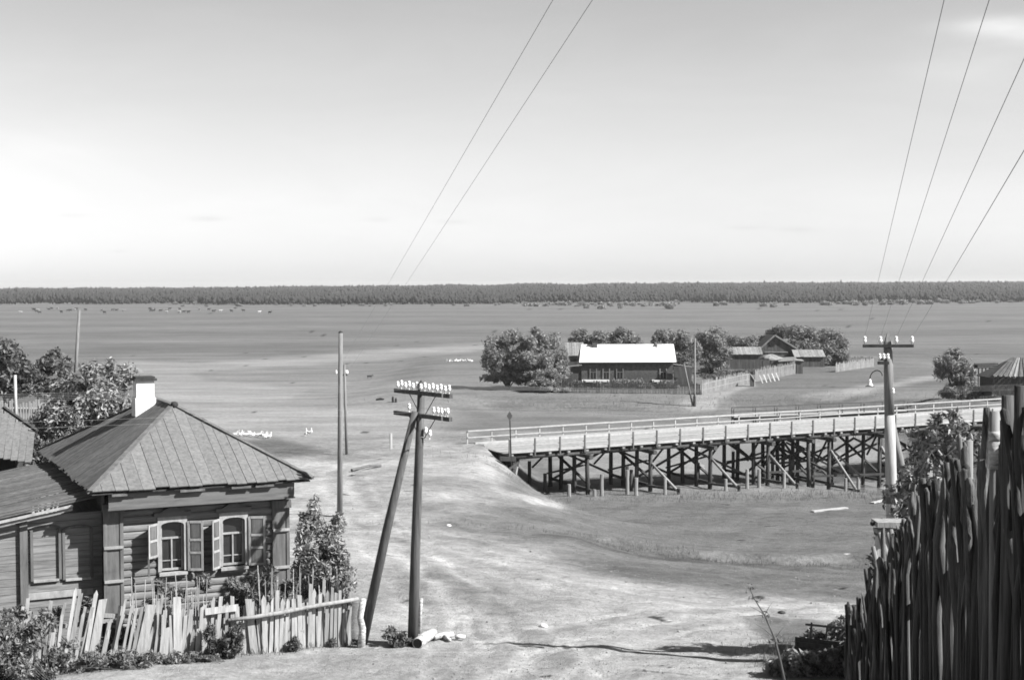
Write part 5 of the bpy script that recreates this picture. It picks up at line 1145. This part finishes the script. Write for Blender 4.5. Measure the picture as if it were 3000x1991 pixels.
# hay shelter, outhouse, kennel-like cellar hatch
hs = thing('hay_shelter', 'small open shelter heaped with hay in front of the gabled barn', 'shelter', (fx(2262, 243), 243, float(gz(fx(2262, 243), 243))))
for pp in (2235, 2258, 2285, 2325): q = gpt(fx(pp, 243), 243); mb = MB(); mb.cyl(q - UP * .2, Vector((q.x, q.y, at(pp, 1056, 243).z)), .09, .08, 6); mb.build('post', 'farpale', hs)
mb = MB(); c = at(2258, 1046, 243)
vs = []; fs = []; nU, nV = 14, 6
for a_ in range(nV + 1):
    for b_ in range(nU):
        th = 2 * math.pi * b_ / nU; ph = a_ / nV * math.pi / 2; rj = 1 + .15 * math.sin(3 * th + a_) + random.uniform(-.08, .08)
        vs.append(c + Vector((2.0 * math.cos(th) * math.cos(ph) * rj, 1.3 * math.sin(th) * math.cos(ph) * rj, -.4 + .8 * math.sin(ph) * (1 + .2 * math.sin(2 * th)))))
for a_ in range(nV):
    for b_ in range(nU): fs.append((a_ * nU + b_, a_ * nU + (b_ + 1) % nU, (a_ + 1) * nU + (b_ + 1) % nU, (a_ + 1) * nU + b_))
mb.add(vs, fs); mb.build('hay', 'farpale', hs)
mb = MB(); mb.slab([at(2280, 1060, 241), at(2338, 1056, 241), at(2330, 1046, 245), at(2284, 1048, 245)], .08); mb.build('roof_board', 'farpale', hs)
mb = MB(); mb.beam(at(2320, 1070, 245), at(2230, 1070, 245), .1, 1.6, (0, 0, 1)); mb.build('back_wall', 'farwood', hs)
od = 234.0; ou = thing('outhouse', 'narrow plank outhouse at the corner of the farm fence', 'outhouse', gpt(fx(2346, od), od))
q = gpt(fx(2343, od), od); h_ = at(2343, 1060, od).z
zc = (q.z + h_) / 2
for i in range(4): mb = MB(); mb.box((q.x - .36 + i * .26, od, zc), (.125, 0, 0), (0, .03, 0), (0, 0, (h_ - q.z) / 2 + .1)); mb.build('wall_board', 'farwood', ou)
for i in range(4): mb = MB(); mb.box((q.x + .52, od + .2 + i * .3, zc), (.03, 0, 0), (0, .145, 0), (0, 0, (h_ - q.z) / 2 + .1)); mb.build('wall_board', 'picket', ou)
for yy_ in (od + 1.35,): mb = MB(); mb.box((q.x + .03, yy_, zc), (.5, 0, 0), (0, .03, 0), (0, 0, (h_ - q.z) / 2 + .1)); mb.build('rear_wall', 'farwood', ou)
mb = MB(); mb.box((q.x - .5, od + .7, zc), (.03, 0, 0), (0, .65, 0), (0, 0, (h_ - q.z) / 2 + .1)); mb.build('side_wall', 'farwood', ou)
mb = MB(); mb.slab([(q.x - .75, od - .25, h_ + .25), (q.x + .75, od - .25, h_ + .12), (q.x + .75, od + 1.6, h_ + .3), (q.x - .75, od + 1.6, h_ + .42)], .06); mb.build('roof', 'farpale', ou)
hd2 = 205.0; q = gpt(fx(2205, hd2), hd2); kn = thing('cellar_hatch', 'small pointed board hut in the farm garden fence line', 'hut', q)
zt = at(2202, 1096, hd2).z; zm = q.z + (zt - q.z) * .5
mb = MB(); mb.slab([(q.x - .35, hd2, q.z - .1), (q.x + .25, hd2, q.z - .1), (q.x + .25, hd2, zm), (q.x - .3, hd2, zt), (q.x - .35, hd2, zm)], .06); mb.build('front_wall', 'farwood', kn)
mb = MB(); mb.slab([(q.x + .30, hd2 - .1, q.z - .1), (q.x + .30, hd2 + 1.0, q.z - .1), (q.x + .30, hd2 + 1.0, zm), (q.x + .30, hd2 - .1, zm)], .06); mb.build('side_wall', 'white', kn)
mb = MB(); mb.slab([(q.x + .36, hd2 - .15, zm - .05), (q.x + .36, hd2 + 1.1, zm - .05), (q.x - .32, hd2 + 1.1, zt + .06), (q.x - .32, hd2 - .15, zt + .06)], .06); mb.build('roof', 'white', kn)
# farm fences
def farm_fence(pts, hgt, label, m_, gap=.2, rail=True, wob_=.06):
    o = thing('farm_fence', label, 'fence', pts[len(pts) // 2]); mb = MB(); r1 = MB(); po = MB()
    for a_, b_ in zip(pts[:-1], pts[1:]):
        a_ = Vector(a_); b_ = Vector(b_); ln = (b_ - a_).length; n_ = max(2, int(ln / gap)); sd = (b_ - a_).normalized()
        for i in range(n_):
            q = a_.lerp(b_, (i + .5) / n_); q.z = float(gz(q.x, q.y)); hh = hgt * random.uniform(.8, 1.15)
            mb.beam(q - UP * .1, q + UP * hh + sd * random.uniform(-wob_, wob_), gap * random.uniform(.5, .9), .03, sd.cross(UP))
        if rail:
            for zz in (.35, .8): r1.beam(a_ + UP * hgt * zz, b_ + UP * hgt * zz, .05, .08)
    p_ = mb.build('palings', m_, o); p_['kind'] = 'stuff'
    if rail: r1.build('rail', m_, o)
    return o
gp_ = lambda a_, b_: ground(a_, b_)
farm_fence([gp_(1640, 1150), gp_(1760, 1151), gp_(1900, 1152), gp_(2052, 1154)], 1.6, 'dark paling fence along the front garden of the farmhouse', 'farwood', .2)
farm_fence([gp_(2056, 1156), gp_(2110, 1142), gp_(2160, 1130), gp_(2196, 1122)], 1.75, 'pale paling fence running back from the farm pole to the pointed hut', 'farpale', .17)
farm_fence([gp_(2212, 1118), gp_(2270, 1106), gp_(2334, 1094)], 1.9, 'tall pale paling fence between the pointed hut and the outhouse', 'farpale', .18, True, .12)
farm_fence([gp_(2448, 1090), gp_(2500, 1082), gp_(2560, 1074)], 1.5, 'broken pale paling fence on the meadow right of the farm', 'farpale', .3, True, .15)
farm_fence([gpt(fx(2440, 262), 262), gpt(fx(2560, 266), 266)], 1.2, 'low dark fence behind the broken pale palings', 'farwood', .25)
farm_fence([gpt(fx(2030, 240), 240), gpt(fx(2125, 246), 246)], 2.2, 'dark board fence between the farmhouse and the shed', 'farwood', .22)
for k in range(5):                             # boards leaning on the tall fence
    q = gp_(2235 + k * 12, 1122 - k * 2); mb = MB(); mb.beam(q - UP * .05, q + Vector((-.35, .9, 1.15)), .2, .04); o = mb.build('leaning_board', 'picket'); rebase(o, q); tag(o, '%s from the left of the pale boards leaning on the tall farm fence' % nth(k + 1), 'board', 'boards leaning on the farm fence')
# farm pole with strut
b = ground(2035, 1190); t_ = at(2036, 990, b.y); o = thing('farm_pole', 'tall pole with slanting strut in front of the farmhouse corner', 'pole', b)
mb = MB(); mb.tube([b - UP * .3, b.lerp(t_, .28), t_], [.17, .14, .10], 8); mb.build('pole', 'greypole', o, True); mb = MB(); mb.tube([b + Vector((-.2, 0, -.1)), at(2004, 1066, b.y + .3)], [.13, .1], 8); mb.build('strut', 'greypole', o, True)
mb = MB(); mb.cyl(b - UP * .1, b + UP * 1.3, .2, .19, 8); mb.build('stub', 'pile', o)
# farm trees
def ft(label, d, blobs, n, size, m_, seed, name='willow', shell=.45):
    cx = np.mean([q[0] for q in blobs]); f = gpt(fx(cx, d), d); return bush_px(name, label, 'tree', f, [(a_, b_, d + e_, rx * 1.16, rz_ * 1.06) for a_, b_, e_, rx, rz_ in blobs], n, size, m_, seed, 2.0, 8, shell, .12)
ft('big shaggy willow at the left end of the farm', 203, [(1470, 1040, 0, 50, 62), (1500, 990, 1, 40, 28), (1440, 1050, -1, 30, 40), (1490, 1090, -1, 50, 25), (1455, 1105, 0, 40, 16), (1520, 1105, 0, 40, 18), (1525, 1040, -1, 40, 45), (1500, 1070, -2, 45, 35)], 18050, 0.137, 'willow', 81)
ft('tall willow with a pointed crown in the middle of the left clump', 201, [(1565, 1010, 0, 38, 46), (1575, 980, 1, 22, 22), (1540, 1060, -1, 42, 40), (1590, 1060, 0, 40, 40), (1560, 1095, -1, 40, 18), (1600, 1100, 0, 40, 18)], 18050, 0.137, 'willow', 82)
ft('round willow right next to the striped barn roof', 204, [(1625, 1020, 0, 34, 45), (1610, 1060, -1, 36, 36), (1645, 1050, 0, 24, 32), (1625, 1095, 0, 36, 22)], 10450, 0.137, 'willow', 83)
ft('low bush in front of the willow clump by the farm fence', 196, [(1590, 1110, 0, 40, 24), (1630, 1100, 1, 36, 24), (1570, 1122, -1, 26, 10), (1610, 1130, -1, 36, 16), (1645, 1138, -1, 26, 12)], 7980, 0.122, 'willow', 84, 'garden_bush')
for a_, b_, s_, lb in ((1700, 985, 1, 'first treetop behind the white roof, nearest the striped barn'), (1760, 985, 2, 'low treetop behind the white roof, left of its middle'), (1818, 980, 3, 'tallest treetop showing above the middle of the white roof'), (1850, 992, 4, 'small treetop above the white roof, right of the tallest'), (1935, 985, 5, 'dark treetop above the right end of the white roof')):
    ft(lb, 226, [(a_, b_, 0, 26, 20), (a_ + 12, b_ + 14, 0, 28, 22), (a_ - 10, b_ + 22, 0, 24, 24)], 3420, 0.144, 'willow', 90 + s_, 'orchard_tree')
ft('dark tree just right of the farmhouse roof', 226, [(1990, 1000, 0, 32, 36), (2015, 1030, 0, 34, 36), (1975, 1040, 0, 26, 30), (2010, 1070, 0, 34, 22)], 8550, 0.144, 'willow', 100, 'farm_tree')
ft('pale-topped tree behind the farm pole', 236, [(2090, 995, 0, 40, 36), (2065, 1030, 0, 36, 36), (2110, 1035, -1, 36, 34), (2080, 975, 0, 22, 16), (2085, 1070, 0, 44, 22)], 10450, 0.144, 'willow', 101, 'farm_tree')
ft('low row of bushes behind the pale-roofed shed', 262, [(2160, 1005, 0, 34, 26), (2200, 1005, 0, 34, 24), (2145, 1030, 0, 30, 26), (2215, 1025, 0, 30, 24)], 7600, 0.144, 'willow', 102, 'farm_tree')
ft('dark tree rising behind the barn gable', 272, [(2255, 985, 0, 34, 24), (2290, 975, 0, 34, 20), (2270, 1010, 0, 40, 26)], 7220, 0.158, 'leafdark', 103, 'farm_tree')
ft('broad dark tree right of the barn gable', 268, [(2340, 985, 0, 44, 30), (2385, 985, 0, 40, 30), (2360, 1020, 0, 50, 34), (2390, 1050, 0, 50, 24)], 12350, 0.158, 'willow', 104, 'farm_tree')
ft('rounded tree at the right end of the farm clump', 258, [(2440, 1000, 0, 40, 38), (2460, 1035, 0, 34, 34), (2420, 1040, 0, 40, 36), (2450, 1065, 0, 36, 20)], 14250, 0.151, 'willow', 105, 'farm_tree')
for k, (a_, b_, lb) in enumerate(((1690, 1132, 'bush inside the farm front garden, nearest the left corner'), (1760, 1130, 'bush in the farm front garden below the middle window'), (1815, 1125, 'bush in the farm front garden below the right-hand windows'), (1880, 1130, 'bush in the farm front garden near its right end'), (1950, 1128, 'last bush in the farm front garden, by the porch'))):
    ft(lb, 201.5, [(a_, b_, 0, 26, 16), (a_ + 20, b_ + 6, 0, 22, 12)], 2470, 0.108, 'willow', 110 + k, 'garden_bush')
ft('rows of potato plants filling the farm garden behind the pale fence', 228, [(2080, 1100, 0, 34, 8), (2130, 1094, 3, 38, 8), (2185, 1088, 6, 38, 8), (2225, 1086, 8, 30, 7), (2095, 1108, -6, 30, 7), (2140, 1104, -3, 34, 7)], 11400, 0.108, 'leafdark', 120, 'potato_patch')

# ================================================================== RIGHT BANK: BUSH, SHED, WOODPILE
ft('solitary pear-shaped willow bush on the right bank above the bridge', 156, [(2795, 1075, 0, 48, 42), (2770, 1060, 0, 34, 26), (2815, 1120, 0, 34, 40), (2800, 1040, 0, 26, 22), (2840, 1100, 0, 24, 30), (2805, 1160, 0, 26, 22), (2790, 1140, 0, 34, 26), (2830, 1150, 0, 30, 20)], 14250, 0.108, 'willow', 130, 'willow_bush', .35)
ft('low weedy growth between the willow bush and the old shed', 153, [(2860, 1150, 0, 36, 18), (2900, 1150, 0, 30, 16), (2830, 1175, -1, 30, 12)], 1800, .14, 'weed', 131, 'bank_weeds')
sd0 = 149.0; q = gpt(fx(2960, sd0), sd0); os_ = thing('old_shed', 'old shed with a splayed pole roof at the right edge above the bridge', 'shed', q)
pk = at(2972, 1050, sd0 + 2.2); zl_ = at(2905, 1103, sd0).z; xl = fx(2906, sd0)
for k in range(14):
    a0 = -1 + 2 * k / 13; foot = Vector((xl + .1 + (k / 13) * 7.2, sd0 - .3, zl_ + random.uniform(-.06, .06))); tp_ = Vector((pk.x + a0 * 1.3 + 1.0, sd0 + 2.2, pk.z + .05 * (k % 2)))
    mb = MB(); mb.tube([foot, tp_], [.16, .13], 6); mb.build('roof_pole', 'farpale' if k in (3, 4) else 'farwood', os_)
mb = MB(); mb.slab([(xl - .1, sd0 - .25, zl_ - .1), (xl - .1, sd0 + 4.5, zl_ - .1), (pk.x - .4, sd0 + 2.3, pk.z)], .12); mb.build('hip_side', 'farwood', os_)
for k in range(20): mb = MB(); xx_ = xl + .3 + k * .34; mb.beam((xx_, sd0 + .2, q.z - .3), (xx_, sd0 + .2, zl_), .31, .08, (0, 1, 0)); mb.build('wall_board', 'dark', os_)
mb = MB(); mb.box((xl + .25, sd0 + 2.2, (q.z + zl_) / 2 - .1), (.06, 0, 0), (0, 2.0, 0), (0, 0, (zl_ - q.z) / 2)); mb.build('side_wall', 'dark', os_)
wp = thing('woodpile', 'dark pile of logs left of the old shed roof', 'woodpile', gpt(fx(2880, 175), 175)); wc = at(2852, 1074, 175)
for k in range(12):
    mb = MB(); a_ = wc + Vector((random.uniform(-.1, .5), (k % 4) * .25, (k // 4) * .2 - .1)); mb.cyl(a_, a_ + Vector((2.7 + random.uniform(-.3, .3), .3, .05)), .12, .12, 6); mb.build('log', 'pile', wp)
for k in range(6):
    mb = MB(); g_ = gpt(wc.x + .3 + k * .45, 175.4); mb.cyl(g_ - UP * .1, Vector((g_.x, 175.4, wc.z - .15)), .08, .08, 5); mb.build('prop', 'pile', wp)
sf = thing('yard_fence', 'low pole fence between the willow bush and the old shed', 'fence', gpt(fx(2870, 158), 158))
for k in range(4):
    g_ = gpt(fx(2860, 158) + k * .8, 158); mb = MB(); mb.cyl(g_, g_ + UP * 1.2, .06, .05, 5); mb.build('post', 'picket', sf)
for zz in (.5, .95): g_ = gpt(fx(2856, 158), 158); mb = MB(); mb.cyl(g_ + UP * zz, gpt(fx(2925, 158), 158) + UP * zz, .05, .05, 5); mb.build('rail', 'picket', sf)
ft('black tuft of brushwood at the foot of the old shed wall', 145, [(2895, 1168, 0, 26, 12), (2930, 1168, 0, 20, 12)], 1710, 0.072, 'leafdark', 132, 'brush_heap')

# ================================================================== ANIMALS AND SMALL THINGS ON THE MEADOW
def goose_mesh():
    mb = MB(); mb.tube([(-.42, 0, .38), (-.34, 0, .36), (-.2, 0, .33), (0, 0, .31), (.16, 0, .34), (.27, 0, .42), (.32, 0, .55), (.34, 0, .68), (.37, 0, .74), (.44, 0, .73), (.52, 0, .71)], [.01, .07, .14, .165, .14, .085, .05, .042, .055, .04, .012], 8)
    for s in (-.06, .06): mb.tube([(.02, s, .22), (.0, s, .1), (.02, s, 0), (.1, s, 0)], [.025, .014, .014, .01], 5)
    me = bpy.data.meshes.new('goose'); me.from_pydata([tuple(p) for p in mb.v], [], mb.f); me.materials.append(M['goose']); return me
gm = goose_mesh()
def geese(lst, label, group):
    for gi, (a_, b_) in enumerate(sorted(lst)):
        o = bpy.data.objects.new('goose', gm); col.objects.link(o); o.location = ground(a_, b_); o.rotation_euler.z = random.uniform(0, 6.28); s = random.uniform(.65, .9); o.scale = (s,) * 3; tag(o, label % nth(gi + 1), 'goose', group)
geese([(1308 + i * 8.3 + random.uniform(-2, 2), 1060 + random.uniform(-1.5, 1.5)) for i in range(10)], '%s white goose from the left in the row left of the farm willows', 'geese by the willows')
geese([(688 + i * 7.8 + random.uniform(-2, 2), 1276 + i * .6 + random.uniform(-2, 2)) for i in range(14)], '%s white goose from the left in the flock behind the log house roof', 'geese behind the house')
geese([(895, 1277), (912, 1270), (903, 1273)], '%s from the left of the three white geese right of the main flock', 'stray geese')
def cow_mesh(m_):
    mb = MB(); mb.tube([(-.85, 0, 1.15), (-.8, 0, 1.1), (-.5, 0, 1.0), (0, 0, .95), (.45, 0, 1.0), (.7, 0, 1.1), (.9, 0, 1.25), (1.05, 0, 1.3), (1.25, 0, 1.15), (1.4, 0, 1.05)], [.05, .22, .34, .36, .36, .28, .2, .17, .13, .08], 10)
    for x_, s in ((-.62, .18), (-.62, -.18), (.5, .18), (.5, -.18)):
        hind = x_ < 0; mb.tube([(x_, s, 1.0), (x_ + (.1 if hind else 0), s, .68), (x_ - (.08 if hind else 0), s, .42), (x_, s, .06), (x_ + .04, s, 0)], [.19, .12, .065, .05, .06], 6)
    mb.tube([(-.84, 0, 1.2), (-.93, 0, .95), (-.92, 0, .55)], [.035, .02, .03], 5)
    for s in (-1, 1): mb.tube([(1.05, .1 * s, 1.4), (1.05, .22 * s, 1.42), (1.07, .27 * s, 1.5)], [.035, .03, .008], 5)
    me = bpy.data.meshes.new('cow'); me.from_pydata([tuple(p) for p in mb.v], [], mb.f); me.materials.append(M[m_])
    me.polygons.foreach_set('use_smooth', [True] * len(me.polygons)); return me
cm = [cow_mesh('hide'), cow_mesh('hidepale')]
cc = [0, 0]
for i, a_ in enumerate(sorted(random.uniform(40, 800) for _ in range(46))):
    cc[1 if i % 4 == 0 else 0] += 1;  o = bpy.data.objects.new('cow', cm[1 if i % 4 == 0 else 0]); col.objects.link(o); o.location = ground(a_, 911 + random.uniform(-5, 8)); o.rotation_euler.z = random.choice((0, 3.14)) + random.uniform(-.7, .7)
    o.scale = (1.15,) * 3; tag(o, ('%s pale cow from the left in the far herd on the left meadow' if i % 4 == 0 else '%s dark cow from the left in the far herd on the left meadow') % nth(cc[1 if i % 4 == 0 else 0]), 'cow', 'pale cows of the far herd' if i % 4 == 0 else 'dark cows of the far herd')
o = bpy.data.objects.new('calf', cm[0]); col.objects.link(o); o.location = ground(1083, 1108); o.rotation_euler.z = .2; o.scale = (.5, .5, .42); tag(o, 'dark calf standing alone on the meadow right of the bare pole', 'calf')
for a_, h_, lb in ((1151, .75, 'taller of two dark stumps on the meadow left of the telegraph pole'), (1160, .55, 'shorter of two dark stumps on the meadow left of the telegraph pole')):
    p = ground(a_, 1178); mb = MB(); mb.lathe(p - UP * .1, [(.22, 0), (.16, .15), (.15, h_), (.07, h_ + .12)], 8); o = mb.build('tree_stump', 'hide'); rebase(o, p); tag(o, lb, 'stump')
p = ground(1112, 1172); mb = MB(); mb.tube([p + Vector((-.5, 0, .1)), p + Vector((.1, .1, .2)), p + Vector((.6, 0, .12))], [.1, .16, .08], 6); o = mb.build('driftwood', 'hide'); rebase(o, p); tag(o, 'small dark lump of driftwood on the meadow beside the stumps', 'driftwood')
# pale scraps and stones on the road
for (a_, b_, lb) in ((1592, 1834, 'small white stone lying alone on the dirt road'), (1314, 1540, 'white stone on the slope right of the telegraph pole'), (2560, 1640, 'pale stone on the grass near the capped gate post'), (2290, 1795, 'dark stone on the dirt road near the low pen')):
    p = ground(a_, b_); mb = MB(); mb.lathe(p - UP * .03, [(.04, 0), (.13, .03), (.11, .08), (.03, .11)], 7); o = mb.build('stone', 'white' if 'dark' not in lb else 'dark', None, True); rebase(o, p); tag(o, lb, 'stone')

# ================================================================== AIR
hz = MB(); hz.box((0, 2600, 13.5), (7000, 0, 0), (0, 2750, 0), (0, 0, 17.0)); 
hm = bpy.data.materials.new('haze'); hm.use_nodes = True; ht_ = hm.node_tree; ht_.nodes.clear()
hv = ht_.nodes.new('ShaderNodeVolumePrincipled'); hv.inputs['Color'].default_value = (.95, .95, .95, 1); hv.inputs['Density'].default_value = 0.00009; hv.inputs['Anisotropy'].default_value = 0.2
ho = ht_.nodes.new('ShaderNodeOutputMaterial'); ht_.links.new(hv.outputs[0], ho.inputs['Volume'])
o = hz.build('haze', hm); o['kind'] = 'stuff'; o['label'] = 'pale summer haze over the meadow and far forest'
